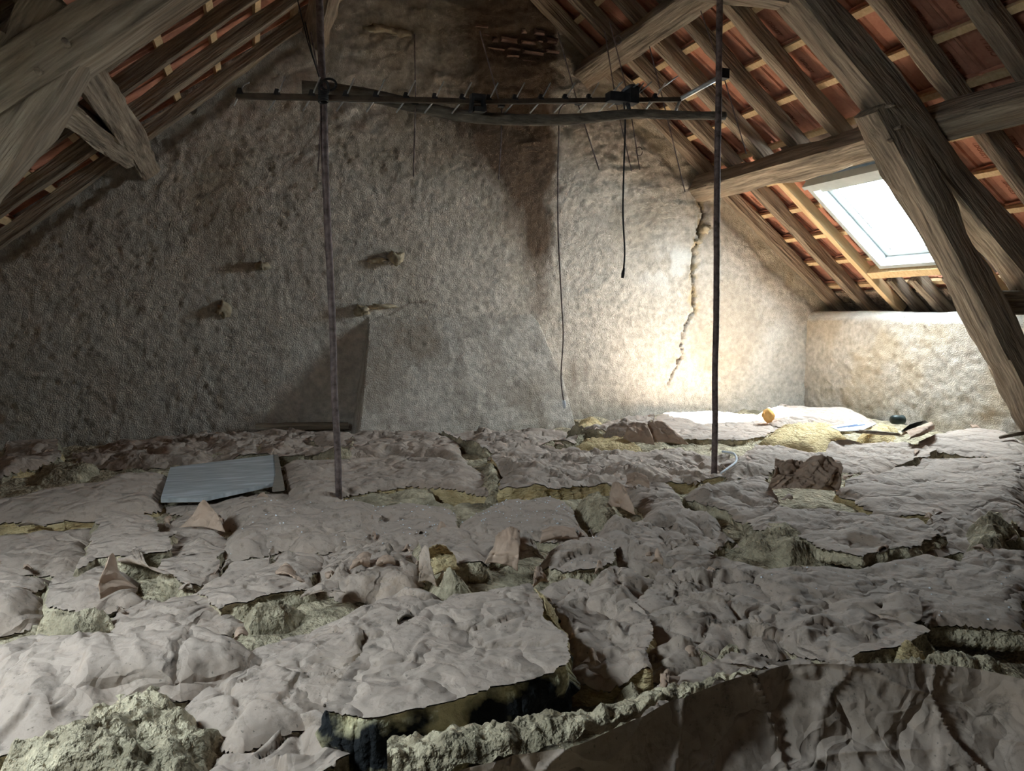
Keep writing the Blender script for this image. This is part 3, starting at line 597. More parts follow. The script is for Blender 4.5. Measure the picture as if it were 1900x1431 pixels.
def batt(px, label, z=.0, amp=.05, pillow=.055, curl=.03, thick=.10, exp_=.034, lump=.05, core='wool', nf=2, specks=0, tilt=(0, 0), group=None):
    """kraft-faced insulation batt: crumpled paper facing over a wool core"""
    SEED[0] += 13; s = SEED[0]
    P = poly_world(px, z); P = expand(P, exp_)
    c = P.mean(0); dist = math.hypot(c[0], c[1]); P = roughen(P, s, .012+.003*dist, max(.02, .012*dist)); P = np.maximum(P, [-2.0, -9]); P = np.minimum(P, [5.0, D-.06]); P[:, 1] = np.where((P[:, 0] > .62) & (P[:, 0] < 2.5), np.minimum(P[:, 1], 5.34), P[:, 1])
    st = min(max(.0042*dist, .0065), .022)
    x, y, sd, fc = patch_grid(P, st)
    low = lump*(fbm(x*1.7, y*1.7, s+7, 2)-.5)*2
    e = sstep(0, .10, sd)
    h = z+low*e-pillow*np.exp(-sd/.05)+1.2*amp*(crumple(x, y, s)-.40)*(.45+.55*e)
    cm = np.clip((vn(x*3.3, y*3.3, s+9)-.42)*3.2, 0, 1)
    h = h+curl*cm*np.exp(-sd/.045)*1.8
    h = h+tilt[0]*(x-c[0])+tilt[1]*(y-c[1])
    base = (c[0], c[1], z-thick)
    t = thing('insulation_batt', label, 'insulation', base, group)
    facing = mesh('kraft_facing', np.stack([x, y, h], 1), fc, M['paper'], t)
    # wool core: ragged sides below the facing
    be = boundary(fc); ids = np.unique(be); re = {v: i for i, v in enumerate(ids)}
    bx, by, bz = x[ids], y[ids], h[ids]; g = np.array([c[0], c[1]]); 
    nx_ = np.zeros(len(ids)); ny_ = np.zeros(len(ids))
    for a, b in be:
        dx, dy = x[b]-x[a], y[b]-y[a]
        for q in (a, b): nx_[re[q]] += dy; ny_[re[q]] += -dx
    ln = np.hypot(nx_, ny_)+1e-9; nx_ /= ln; ny_ /= ln
    K = 10; V = []
    for k in range(K):
        f = k/(K-1); off = -.012+.022*math.sin(math.pi*f)+.05*(fbm((bx+by)*9, np.full(len(ids), f*thick*30.)+(bx-by)*5, s+31, 3)-.5)
        if k == 0: off = np.full(len(ids), -.004)
        zz = bz-.005-(thick)*f; V.append(np.stack([bx+nx_*off, by+ny_*off, zz], 1))
    V = np.concatenate(V); n = len(ids)
    Fc = [(re[a]+k*n, re[a]+(k+1)*n, re[b]+(k+1)*n, re[b]+k*n) for a, b in be for k in range(K-1)]
    mesh('wool_core', V, Fc, M[core], t)
    if specks:
        rs = np.random.RandomState(s); ii = rs.choice(len(x), specks); V = []; Fc = []
        for q, i_ in enumerate(ii):
            r_ = rs.uniform(.002, .0055); c_ = np.array([x[i_], y[i_], h[i_]+r_*.5])
            V += [c_+r_*np.array(v) for v in ((1, 0, 0), (-.6, .8, .1), (-.5, -.8, 0), (0, 0, .8))]; k0 = 4*q; Fc += [(k0, k0+1, k0+3), (k0+1, k0+2, k0+3), (k0+2, k0, k0+3), (k0, k0+2, k0+1)]
        tag(mesh('plaster_crumbs', V, Fc, M['white'], t, smooth=False), kind='stuff')
    rg = random.Random(s); ed = [(px[i], px[(i+1) % len(px)]) for i in range(len(px))]
    ed = [q for q in ed if math.dist(*q) > 26]
    for _ in range(nf):
        if not ed: break
        (ax, ay), (bx_, by_) = rg.choice(ed); f0 = rg.uniform(.05, .5); f1 = f0+rg.uniform(.2, .45); k = rg.uniform(.5, 1.)*38/max(dist, 1.3)
        A = (ax+(bx_-ax)*f0, ay+(by_-ay)*f0); Bq = (ax+(bx_-ax)*f1, ay+(by_-ay)*f1)
        if A[0] > Bq[0]: A, Bq = Bq, A
        mx, my = (A[0]+Bq[0])/2+rg.uniform(-10, 10), (A[1]+Bq[1])/2-k*rg.uniform(.5, 1.1); hw = (Bq[0]-A[0])*rg.uniform(.1, .4)
        flap(A, Bq, (mx-hw, my+rg.uniform(-3, 6)), (mx+hw, my+rg.uniform(-3, 6)), facing, lean=rg.uniform(.02, .10), z=z-.02, amp=.025, bulge=rg.uniform(-.02, .04), m=rg.choice(['paper', 'paper', 'paperb']), nu=18, nv=14)
    return facing
def pile(px, label, z=-.03, hgt=.08, edge=.12, m='wool', puff=.035, f=13., cat='glass wool', name='glass_wool_clump'):
    SEED[0] += 13; s = SEED[0]
    P = poly_world(px, z+hgt*.4); c = P.mean(0); dist = math.hypot(c[0], c[1]); P = roughen(P, s, .02, .03); P = np.minimum(P, [5.03, D-.02])
    st = min(max(.0040*dist, .006), .02)
    x, y, sd, fc = patch_grid(P, st)
    wx = x+.035*(fbm(x*12, y*12, s, 3)-.5)*2; wy = y+.035*(fbm(x*12+9, y*12, s+1, 3)-.5)*2
    f1, f2, tl = worley(wx*f*.55, wy*f*.55, s+2); g1, g2, tl2 = worley(wx*f*1.5, wy*f*1.5, s+5)
    hgt = hgt*.45; puff = puff*.62*sstep(-.01, .07, sd)
    h = z-.07*np.exp(-sd/.025)+hgt*sstep(0, edge, sd)*(.4+1.2*fbm(x*6, y*6, s+3, 2))
    w1, w2, tl3 = worley(wx*38, wy*38, s+12)
    h = h+puff*(.7-.9*f1+.5*tl)+puff*.55*(1-g1*1.3)+.35*puff*(1-w1*1.2)+.024*(fbm(x*60+3*fbm(x*20, y*20, s, 2), y*60, s+6, 3)-.5)+.5*puff*rid(wx*24, wy*11, s+9)-.4*puff
    xx = x+.02*(fbm(x*25, y*25, s+7, 2)-.5); yy = y+.02*(fbm(x*25, y*25, s+8, 2)-.5)
    o = mesh(name, np.stack([xx, yy, h], 1), fc, M[m], None, (c[0], c[1], z))
    return tag(o, label, cat, None)
def loft(rows, nu, nv, amp, seed, fr=1.):
    """surface through rows of 3-D points, crumpled along its normal"""
    R = np.array([smooth_line(r, nu) for r in rows]); S = np.array([smooth_line(R[:, j], nv) for j in range(nu)])   # nu, nv, 3
    U, Vv = np.meshgrid(np.arange(nu), np.arange(nv), indexing='ij')
    du = np.gradient(S, axis=0); dv = np.gradient(S, axis=1); n = np.cross(du, dv); n /= np.linalg.norm(n, axis=2)[..., None]+1e-9
    lu = np.concatenate([[0], np.cumsum(np.linalg.norm(np.diff(S[:, nv//2], axis=0), axis=1))]); lv = np.concatenate([[0], np.cumsum(np.linalg.norm(np.diff(S[nu//2], axis=0), axis=1))])
    a, b = np.meshgrid(lu, lv, indexing='ij')
    return S+n*(amp*(crumple(a*fr+seed, b*fr+seed*.3, seed)-.3))[..., None]
def flap(A, B, TA, TB, parent=None, lean=.04, z=.01, amp=.02, bulge=.03, m='paperb', name='torn_flap', nu=26, nv=22, skew=0.):
    """torn piece of facing bent up from the floor: base pixels A-B, upper pixels TA-TB"""
    SEED[0] += 7; s = SEED[0]
    a, b = atz(*A, z), atz(*B, z)
    def top(T, p, k):
        dep = (p-CAM)@FW; r = ray(*T); return CAM+r*(dep+lean*k)
    ta, tb = top(TA, a*.8+b*.2, 1+skew), top(TB, b*.8+a*.2, 1-skew)
    mid0 = (a+ta)/2-FW*bulge; mid1 = (b+tb)/2-FW*bulge
    def lin(p, q): return [p, p*.5+q*.5+np.array([0, 0, .012]), q]
    S = loft([lin(a, b), lin(mid0, mid1), lin(ta, tb)], nu, nv, amp, s, 1.8)
    # ragged outline
    V = S.reshape(-1, 3); fc = grid_faces(nu, nv)
    th = .0022; du = np.gradient(S, axis=0); dv = np.gradient(S, axis=1); n = np.cross(du, dv); n /= np.linalg.norm(n, axis=2)[..., None]+1e-9
    V2 = (S+n*th).reshape(-1, 3); k = len(V); be = boundary(fc)
    F2 = np.concatenate([fc, fc[:, ::-1]+k, np.stack([be[:, 1], be[:, 0], be[:, 0]+k, be[:, 1]+k], 1)])
    return mesh(name, np.vstack([V, V2]), F2, M[m], parent, None if parent else tuple((a+b)/2))

# loose wool under everything
def wool_bed():
    st = .034; X = np.arange(-2.02, 5.02, st); Y = np.arange(.35, D-.01, st); gx, gy = np.meshgrid(X, Y, indexing='ij')
    f1, f2, tl = worley(gx*7+fbm(gx*5, gy*5, 1, 2), gy*7, 5)
    z = -.062+.05*(fbm(gx*2.5, gy*2.5, 2, 3)-.5)+.04*(1-f1)+.02*(fbm(gx*15, gy*15, 4, 2)-.5)
    P = np.stack([gx, gy, z], -1).reshape(-1, 3); px, py = proj(P)
    gap = sstep(16, 7, polyline_dist(px, py, [(820, 918), (905, 915), (960, 908)])[0])+sstep(14, 6, polyline_dist(px, py, [(1030, 915), (1150, 905), (1280, 900)])[0])
    gap = gap+sstep(70, 30, polyline_dist(px, py, [(1720, 1165), (1800, 1160), (1950, 1165)])[0])+sstep(30, 12, polyline_dist(px, py, [(1300, 1052), (1340, 1050)])[0])
    P[:, 2] -= .10*np.clip(gap, 0, 1)
    P[:, 2] = np.where((P[:, 0] > .64) & (P[:, 0] < 2.5) & (P[:, 1] > 5.32), -.16, P[:, 2])
    o = mesh('loose_glass_wool', P, grid_faces(len(X), len(Y)), M['wool'], None, (1.5, 3., -.1))
    tag(o, 'grey-green loose glass wool filling the gaps under the torn batts', 'glass wool', kind='stuff')
wool_bed()
cA = lambda *q: [(a/3.958, 780+b/3.958) for a, b in q]
cB = lambda *q: [(380+a/3.958, 920+b/3.958) for a, b in q]
cC = lambda *q: [(760+a/3.958, 900+b/3.958) for a, b in q]
cD = lambda *q: [(1140+a/3.958, 880+b/3.958) for a, b in q]
cE = lambda *q: [(1480+a/4.524, 940+b/4.524) for a, b in q]
B = {}
def bt(key, *a, **k): B[key] = batt(*a, **k)
# far row, along the gable
bt('f1', [(0, 838), (30, 818), (95, 815), (104, 832), (60, 850), (0, 868)], 'dark brown batt scrap in the far left corner by the gable', z=.06, thick=.16)
bt('f2', [(130, 835), (200, 815), (262, 800), (330, 796), (450, 790), (560, 797), (640, 800), (645, 836), (520, 843), (400, 842), (330, 848), (180, 852), (130, 856)], 'dark crumpled batt lying along the gable left of the chimney hood', z=.02, amp=.09, curl=.05)
bt('f3', [(560, 800), (700, 788), (800, 796), (842, 816), (862, 850), (720, 833), (640, 838)], 'flat dusty batt at the foot of the chimney hood', z=.02, amp=.05)
bt('m1', [(528, 850), (640, 842), (708, 839), (722, 833), (862, 851), (907, 869), (927, 907), (830, 888), (760, 885), (684, 894), (604, 917), (530, 920)], 'broad flat batt with bowed front edge behind the left pole foot', z=.03, amp=.035, curl=.012, lump=.03, thick=.14, exp_=.01, core='woolclean', nf=0)
bt('f4', [(826, 806), (900, 795), (1052, 793), (1085, 806), (1060, 822), (990, 832), (905, 832), (868, 822)], 'small folded batt against the right half of the chimney hood', z=.02, amp=.08, curl=.05)
bt('m2', [(905, 836), (1000, 826), (1100, 830), (1185, 829), (1262, 815), (1312, 836), (1347, 842), (1347, 868), (1292, 876), (1150, 878), (1090, 882), (1010, 895), (930, 900), (925, 860)], 'creased pinkish batt between the chimney hood and the right pole', z=.04, amp=.085, curl=.03, thick=.13, exp_=.012, core='woolclean')
bt('f5', [(1185, 800), (1205, 778), (1245, 763), (1330, 764), (1400, 768), (1440, 778), (1440, 792), (1380, 806), (1290, 806)], 'sunlit batt under the skylight, glaring white', z=.03, amp=.03, curl=.0, lump=.01, pillow=.02, tilt=(0, .02), nf=0)
bt('f6', [(1405, 768), (1440, 758), (1482, 750), (1560, 753), (1622, 776), (1600, 782), (1540, 783), (1440, 781)], 'smooth tan batt in the corner below the skylight', z=.06, amp=.03, curl=.01, lump=.06)
bt('f7', [(1060, 800), (1130, 775), (1205, 768), (1215, 782), (1190, 800), (1110, 806)], 'scrappy tan batt at the gable foot right of the dangling cable', z=.04, amp=.09, curl=.06)
bt('f8', [(1347, 852), (1420, 822), (1500, 832), (1580, 815), (1690, 812), (1730, 830), (1690, 848), (1610, 862), (1500, 852), (1420, 866), (1350, 884)], 'grey batt with upturned edge right of the right pole', z=.04, amp=.05, curl=.035, thick=.12)
bt('f10', [(1700, 822), (1745, 802), (1800, 795), (1850, 800), (1900, 815), (1900, 850), (1840, 838), (1760, 830)], 'smooth beige batt at the knee wall foot beside the oak strut', z=.05, amp=.02, curl=.01, lump=.05)
bt('f9', [(1560, 895), (1610, 872), (1690, 848), (1745, 842), (1905, 852), (1905, 962), (1840, 938), (1745, 948), (1650, 942), (1600, 917)], 'large smooth grey batt at the right edge beyond the big crumpled flap', z=.04, amp=.03, curl=.02, lump=.05, thick=.13, core='woolclean')
# second row
bt('l3', cA((-300, 520), (120, 540), (380, 480), (900, 385), (1250, 345), (1150, 582), (800, 640), (380, 682), (260, 692), (-300, 640)), 'flat batt with straight cut front edge left of the grey board', z=.04, amp=.03, curl=.01, lump=.035, thick=.15, exp_=.005, core='woolclean', nf=0)
bt('l3b', [(297, 928), (380, 928), (530, 905), (545, 912), (470, 926), (400, 940), (330, 936)], 'narrow batt strip in front of the grey board', z=.0, amp=.02, curl=.01, thick=.12)
bt('m3', [(398, 945), (460, 927), (560, 922), (684, 927), (694, 950), (684, 985), (600, 1000), (520, 998), (480, 1012), (420, 1022), (392, 1022), (430, 985), (452, 965)], 'wide wrinkled batt in front of the left pole foot', z=.03, amp=.04, curl=.02, thick=.12, specks=40)
bt('m4', [(690, 932), (830, 927), (838, 960), (800, 985), (760, 1000), (694, 1005), (692, 970)], 'square dusty batt with a long crease right of the left pole foot', z=.02, amp=.035, specks=60)
bt('c1', cC((375, 200), (600, 60), (1050, 10), (1180, 70), (1315, 262), (1260, 300), (1100, 292), (900, 272), (700, 322), (560, 292), (400, 262)), 'domed purplish batt sprinkled with white specks', z=.06, amp=.03, pillow=.07, curl=.0, lump=.04, thick=.14, exp_=.005, nf=0, specks=130)
bt('c6', cD((60, 40), (140, -10), (300, 20), (450, 150), (565, 252), (250, 325), (220, 170)), 'steep creased batt left of the right pole foot', z=.05, amp=.06, curl=.02, thick=.14)
bt('r1', [(1266, 900), (1330, 882), (1424, 870), (1442, 905), (1462, 932), (1402, 942), (1382, 948), (1340, 920), (1284, 905)], 'batt with slanting folds at the right pole foot', z=.07, amp=.07, curl=.01, thick=.17, exp_=.006)
bt('r2', [(1392, 945), (1440, 927), (1500, 926), (1600, 942), (1700, 952), (1744, 978), (1684, 1003), (1600, 1018), (1530, 1002), (1484, 970), (1402, 962)], 'arched batt lifting over a dark wool hollow on the right', z=.08, amp=.045, curl=.02, thick=.05, exp_=.012)
bt('r3', [(1700, 968), (1770, 950), (1866, 942), (1824, 978), (1776, 1003), (1704, 1012), (1680, 1004)], 'small batt beside the right-hand wool heap', z=.04, amp=.06, curl=.03)
bt('r5', [(1800, 1020), (1835, 1003), (1905, 1005), (1905, 1050), (1860, 1046)], 'batt scrap at the right edge below the wool heap', z=.05, amp=.05)
# third row
bt('l2', cA((-300, 790), (690, 762), (692, 802), (594, 972), (440, 1032), (200, 1042), (-300, 1090)), 'dusty batt with a rusty smudge at the left edge', z=.03, amp=.035, curl=.01)
bt('l1', cA((758, 652), (1102, 692), (1165, 802), (1292, 792), (1235, 932), (1000, 962), (720, 982), (560, 1072), (592, 985)), 'clean pale square batt tilted on its neighbours', z=.07, amp=.018, pillow=.01, curl=.0, lump=.02, thick=.12, exp_=.004, nf=0)
bt('l4', cA((1290, 800), (1480, 815), (1700, 842), (1556, 952), (1400, 970), (1230, 942)), 'small batt under the pointed brown flap', z=.03, amp=.03)
bt('l4b', cA((1160, 720), (1400, 640), (1600, 680), (1660, 790), (1500, 800), (1300, 790)), 'crumpled pale batt behind the pointed brown flap', z=.02, amp=.05)
bt('l5', cA((408, 1272), (500, 1112), (800, 1034), (900, 1080), (1010, 1222), (700, 1302)), 'batt under the upright wool-backed flap on the left', z=.03, amp=.035)
bt('l6', cA((-300, 1240), (280, 1252), (222, 1322), (130, 1400), (-300, 1500)), 'torn batt end at the left edge below a dark wool hole', z=.03, amp=.03)
bt('l6b', cA((-300, 1110), (60, 1100), (300, 1080), (240, 1110), (120, 1180), (-300, 1200)), 'thin batt lip over the dark wool hole at the left edge', z=.05, amp=.02, thick=.04)
bt('l7', cA((900, 1274), (1120, 1244), (1160, 1292), (1250, 1242), (1520, 1232), (1660, 1300), (1760, 1390), (1500, 1450), (1200, 1470), (950, 1450), (830, 1370)), 'puckered batt in front of the left wool clump', z=.03, amp=.06)
bt('l8', cB((440, 560), (540, 362), (820, 372), (832, 442), (700, 562), (500, 566)), 'brownish batt piece beside the dark slot on the left', z=.04, amp=.045, thick=.1)
bt('l9', cB((60, 592), (230, 490), (452, 462), (402, 562), (80, 604)), 'sliver of flat batt below the dark slot on the left', z=.03, amp=.02)
bt('l9b', cB((-170, 330), (60, 300), (50, 480), (80, 560), (-100, 600), (-280, 520)), 'torn flat batt left of the dark slot', z=.03, amp=.035)
bt('l10', cB((20, 662), (100, 604), (440, 604), (540, 562), (700, 604), (732, 642), (400, 702), (130, 772)), 'long low batt behind the ochre wool seam', z=.03, amp=.045)
bt('l11', cB((862, 352), (1000, 302), (1380, 362), (1600, 482), (1500, 602), (1050, 642), (820, 562), (842, 452)), 'rumpled batt behind the tall ridge-backed batt', z=.02, amp=.075, curl=.04)
bt('l12', cB((1000, 300), (1300, 330), (1700, 300), (1640, 420), (1400, 400), (1100, 350)), 'wrinkled batt between the dusty square and the wool-filled flap', z=.0, amp=.07)
bt('c3', cC((125, 402), (300, 322), (560, 302), (685, 342), (640, 432), (545, 432), (482, 532), (350, 542), (130, 472)), 'pointed batt behind the wool-filled flap', z=.04, amp=.045)
bt('c4', cC((1000, 522), (1050, 452), (1240, 402), (1390, 392), (1482, 452), (1420, 562), (1300, 592), (1100, 602)), 'finely wrinkled batt below the domed batt', z=.02, amp=.07, specks=25)
bt('c4b', cC((840, 300), (1100, 290), (1260, 310), (1380, 390), (1240, 400), (960, 350)), 'thin batt tongue under the front of the domed batt', z=.01, amp=.04)
bt('c5', cD((-180, 420), (0, 332), (250, 312), (550, 252), (700, 292), (822, 392), (650, 452), (562, 502), (380, 592), (200, 602), (0, 552)), 'wave-folded batt in the middle of the floor', z=.03, amp=.08, lump=.06)
bt('c7', cD((470, 590), (560, 500), (800, 540), (1080, 600), (900, 660), (840, 560), (700, 560)), 'dark-edged batt bridging the cavity in the middle right', z=.07, amp=.05, thick=.04, curl=.04)
# front rows
bt('r4', [(1368, 1054), (1444, 1032), (1600, 1026), (1704, 1008), (1764, 1012), (1905, 1048), (1905, 1132), (1822, 1127), (1762, 1122), (1722, 1127), (1702, 1102), (1640, 1102), (1582, 1112), (1562, 1097), (1482, 1112), (1466, 1132), (1420, 1087)], 'wide smooth batt overhanging the black hollow on the right', z=.08, amp=.03, curl=.0, lump=.05, thick=.06, exp_=.005, specks=22)
bt('s6a', [(1083, 1078), (1139, 1044), (1190, 1053), (1262, 1056), (1224, 1084), (1168, 1114), (1108, 1094)], 'tented brown batt with a sharp peak in the centre', z=.08, amp=.09, lump=.06, curl=.02)
bt('c8', [(1241, 1064), (1271, 1056), (1367, 1068), (1402, 1068), (1488, 1116), (1448, 1147), (1466, 1172), (1442, 1180), (1367, 1160), (1342, 1162), (1317, 1185), (1241, 1180), (1206, 1167), (1183, 1122), (1223, 1089)], 'deeply creased fan-shaped batt right of centre', z=.06, amp=.085, lump=.05)
bt('s6', cC((905, 792), (1190, 662), (1332, 742), (1642, 862), (1772, 1082), (1742, 1132), (1762, 1302), (1480, 1322), (1190, 1284), (1182, 1102), (1082, 922)), 'draped batt with long folds right of the cut square batt', z=.06, amp=.07, lump=.05, exp_=.008, core='woolclean')
bt('s9', [(1488, 1117), (1560, 1102), (1582, 1114), (1642, 1137), (1702, 1162), (1644, 1184), (1602, 1197), (1562, 1207), (1520, 1194), (1466, 1168), (1452, 1147)], 'sloping batt left of the black hollow', z=.06, amp=.05)
bt('s8b', [(1317, 1187), (1367, 1162), (1442, 1178), (1502, 1194), (1562, 1217), (1572, 1250), (1532, 1262), (1482, 1250), (1430, 1234), (1382, 1219)], 'pleated batt behind the dark foreground sheet', z=.06, amp=.09)
bt('s8', [(1188, 1314), (1230, 1285), (1330, 1240), (1382, 1215), (1432, 1237), (1484, 1264), (1412, 1292), (1330, 1304), (1270, 1320)], 'brown kinked batt piece lying on the wool behind the dark sheet', z=.05, amp=.04, thick=.06)
bt('s7b', [(1205, 1200), (1240, 1182), (1317, 1187), (1300, 1220), (1250, 1240), (1215, 1232)], 'small folded batt scrap right of the draped batt', z=.03, amp=.07)
bt('s2', [(-60, 1215), (0, 1190), (60, 1168), (150, 1157), (210, 1166), (330, 1152), (400, 1162), (472, 1197), (440, 1225), (330, 1262), (200, 1284), (110, 1335), (-60, 1400)], 'large pale billowing batt in the left foreground', z=.08, amp=.035, lump=.06, curl=.03, thick=.13)
bt('s3', [(415, 1195), (500, 1167), (650, 1112), (740, 1077), (790, 1080), (832, 1097), (800, 1122), (722, 1162), (682, 1184), (622, 1252), (604, 1282), (520, 1304), (450, 1334), (372, 1292), (352, 1254), (400, 1212)], 'long batt with rust stains and a rolled edge left of centre', z=.08, amp=.045, pillow=.06, lump=.04, curl=.0, thick=.14)
bt('s4', [(985, 1083), (1022, 1150), (1057, 1217), (1050, 1236), (960, 1262), (820, 1302), (690, 1327), (604, 1318), (612, 1282), (652, 1232), (702, 1184), (842, 1102)], 'big square batt with a cut edge of mouldy black wool', z=.11, amp=.03, pillow=.0, lump=.02, curl=.0, thick=.20, core='woolmould', exp_=.004, nf=0)
bt('s5', [(522, 1304), (600, 1292), (642, 1347), (600, 1385), (530, 1440), (480, 1470), (365, 1470), (420, 1372), (482, 1362)], 'dark crushed batt beside the cut batt in the foreground', z=.07, amp=.09, lump=.05)
# glass wool heaps
pile([(0, 868), (60, 848), (122, 824), (127, 840), (64, 870), (0, 884)], 'yellow glass wool slab in the far left corner', z=.0, hgt=.05, m='woolclean')
pile([(60, 868), (130, 850), (190, 852), (200, 870), (140, 885), (60, 890)], 'dark tangle of wool scraps left of the grey board', z=-.03, hgt=.06)
pile([(1050, 830), (1075, 812), (1130, 808), (1180, 815), (1200, 828), (1130, 832)], 'ochre glass wool spilling before the two brown flaps', z=.0, hgt=.07, m='woolclean')
pile([(1060, 795), (1070, 775), (1110, 772), (1130, 785), (1100, 800)], 'ochre wool tuft against the gable by the dangling cable', z=.0, hgt=.06, m='woolclean')
pile([(1400, 815), (1440, 790), (1540, 784), (1580, 805), (1520, 832), (1440, 826)], 'bright yellow glass wool lying open below the skylight', z=.01, hgt=.07, m='woolclean', puff=.04)
pile([(1590, 800), (1620, 785), (1665, 786), (1665, 806), (1610, 812)], 'yellow wool tuft by the knee wall corner', z=.02, hgt=.05, m='woolclean')
pile([(880, 900), (895, 850), (925, 850), (945, 905), (915, 915)], 'grey wool wedge between the bowed batt and the creased batt', z=.0, hgt=.04)
pile(cC((1200, 70), (1440, 20), (1560, 110), (1640, 200), (1500, 250), (1340, 250)), 'grey-green wool tuft right of the domed batt', z=.0, hgt=.08)
pile(cD((840, 420), (1000, 360), (1280, 360), (1500, 440), (1560, 560), (1260, 590), (1000, 520)), 'shaggy grey wool heap under the arched batt', z=-.01, hgt=.09, puff=.05)
pile(cD((470, 600), (560, 560), (740, 580), (880, 640), (880, 700), (700, 730), (560, 680)), 'wool bulge in the cavity right of centre', z=-.02, hgt=.09)
pile([(1770, 975), (1800, 955), (1860, 950), (1905, 945), (1905, 1015), (1840, 1018), (1790, 1008)], 'curly grey-green wool heap at the right edge', z=.0, hgt=.12, puff=.06)
pile([(1560, 1245), (1570, 1215), (1640, 1205), (1700, 1205), (1760, 1208), (1905, 1200), (1905, 1275), (1800, 1265), (1660, 1258)], 'pale green wool bank behind the dark foreground sheet', z=.0, hgt=.10, puff=.06)
pile([(1640, 1175), (1690, 1160), (1740, 1190), (1720, 1215), (1660, 1205)], 'mottled wool wedge left of the black hollow', z=.05, hgt=.05, m='woolclean')
pile([(-60, 1480), (-60, 1385), (0, 1372), (110, 1332), (190, 1272), (330, 1258), (362, 1290), (442, 1334), (410, 1390), (372, 1480)], 'big mound of pale green wool in the left foreground', z=.03, hgt=.09, puff=.055, f=11)
pile([(190, 1282), (230, 1258), (320, 1250), (360, 1270), (340, 1290), (240, 1300)], 'brownish wool seam between the two left foreground batts', z=.04, hgt=.06)
pile(cA((30, 1180), (200, 1120), (380, 1110), (480, 1160), (400, 1270), (250, 1270)), 'green-grey wool in the dark hole at the left edge', z=-.03, hgt=.09, puff=.05)
pile(cA((220, 1400), (240, 1310), (450, 1290), (600, 1320), (880, 1290), (890, 1340), (700, 1440), (420, 1480)), 'fluffy wool clump in front of the upright flap on the left', z=.02, hgt=.10, puff=.055)
pile(cB((200, 860), (220, 780), (420, 720), (700, 690), (760, 730), (640, 830), (380, 920), (260, 930)), 'ochre-grey wool seam left of the ridge-backed batt', z=.0, hgt=.08)
pile(cB((150, 1010), (190, 950), (290, 960), (370, 1040), (280, 1070)), 'lone wool puff on the batt left of centre', z=.09, hgt=.05, puff=.04)
pile(cC((110, 700), (150, 560), (300, 560), (500, 640), (500, 720), (330, 780)), 'golden-green wool inside the upright flap at centre', z=.03, hgt=.13, puff=.05)
pile(cC((390, 560), (560, 500), (690, 600), (650, 700), (480, 690)), 'dark wool hollow beside the central upright flap', z=-.04, hgt=.07)
pile([(1135, 1330), (1140, 1245), (1165, 1225), (1200, 1235), (1215, 1270), (1190, 1315)], 'dusty wool lump at the end of the mouldy cut edge', z=.03, hgt=.06)
pile([(1316, 1188), (1340, 1168), (1385, 1172), (1400, 1190), (1350, 1200)], 'small wool tuft in the folds right of centre', z=.07, hgt=.04)
pile([(1310, 1300), (1300, 1280), (1340, 1258), (1400, 1270), (1420, 1290), (1370, 1310)], 'stringy wool wisp on the brown kinked batt', z=.05, hgt=.05)
# torn flaps: each belongs to the batt it is bent up from
flap((333, 980), (418, 988), (372, 934), (384, 932), B['l4'], lean=.05, bulge=-.02, amp=.01, z=.03)
flap((186, 1112), (256, 1092), (204, 1034), (212, 1033), B['l5'], lean=.03, z=.04, amp=.012)
flap((226, 1046), (318, 1066), (240, 1022), (262, 1022), B['l1'], lean=.10, z=.03, amp=.03, bulge=.05, m='paper')
flap((782, 1082), (850, 1062), (790, 1022), (826, 1012), B['c3'], lean=.06, z=.03, amp=.03, bulge=-.05, m='woolclean')
flap((778, 1080), (812, 1088), (784, 1020), (796, 1018), B['c3'], lean=.02, z=.03, amp=.015, m='paper')
flap((898, 1046), (960, 1060), (925, 988), (965, 986), B['c4'], lean=.08, z=.03, amp=.03, bulge=.05)
flap((960, 1040), (1015, 1040), (955, 990), (985, 1000), B['c4'], lean=.10, z=.02, amp=.04, bulge=.04, m='paper')
flap((1000, 1008), (1074, 1002), (1006, 984), (1066, 980), B['c4b'], lean=.10, z=.02, amp=.02, bulge=.05)
flap((985, 1092), (1018, 1078), (992, 1058), (1002, 1056), B['s6'], lean=.02, z=.04, amp=.02)
flap((648, 1058), (690, 1050), (662, 1038), (690, 1026), B['l11'], lean=.05, z=.03, amp=.02, bulge=.04)
flap((700, 1050), (740, 1046), (704, 1040), (730, 1036), B['l11'], lean=.03, z=.03, amp=.02)
flap((517, 1066), (566, 1078), (520, 1052), (548, 1060), B['l10'], lean=.06, z=.03, amp=.02, bulge=.04)
flap((555, 1110), (640, 1100), (585, 1086), (628, 1080), B['l10'], lean=.08, z=.03, amp=.02, m='paper')
flap((1232, 1036), (1325, 1034), (1276, 1004), (1292, 1008), B['c7'], lean=.08, z=.05, amp=.03, bulge=-.02, m='paper')
flap((1204, 1046), (1230, 1048), (1216, 1024), (1224, 1022), B['c5'], lean=.02, z=.02, amp=.015)
flap((1112, 816), (1160, 822), (1128, 792), (1165, 784), B['f7'], lean=.10, z=.02, amp=.04, m='paper')
flap((1150, 822), (1215, 826), (1168, 786), (1200, 788), B['f7'], lean=.06, z=.02, amp=.04)
flap((1196, 822), (1278, 826), (1196, 786), (1236, 784), B['m2'], lean=.08, z=.02, amp=.05)
flap((1422, 908), (1556, 912), (1438, 853), (1556, 858), B['r1'], lean=.06, z=.03, amp=.11, bulge=.03, nu=56, nv=44, m='paperb')
flap((1126, 940), (1180, 955), (1136, 896), (1160, 905), B['c6'], lean=.04, z=.03, amp=.02)
flap((1160, 900), (1206, 906), (1162, 882), (1200, 884), B['c6'], lean=.06, z=.06, amp=.03)
flap((1610, 1140), (1690, 1160), (1636, 1106), (1706, 1108), B['s9'], lean=.10, z=.04, amp=.02, bulge=.04, m='paper')
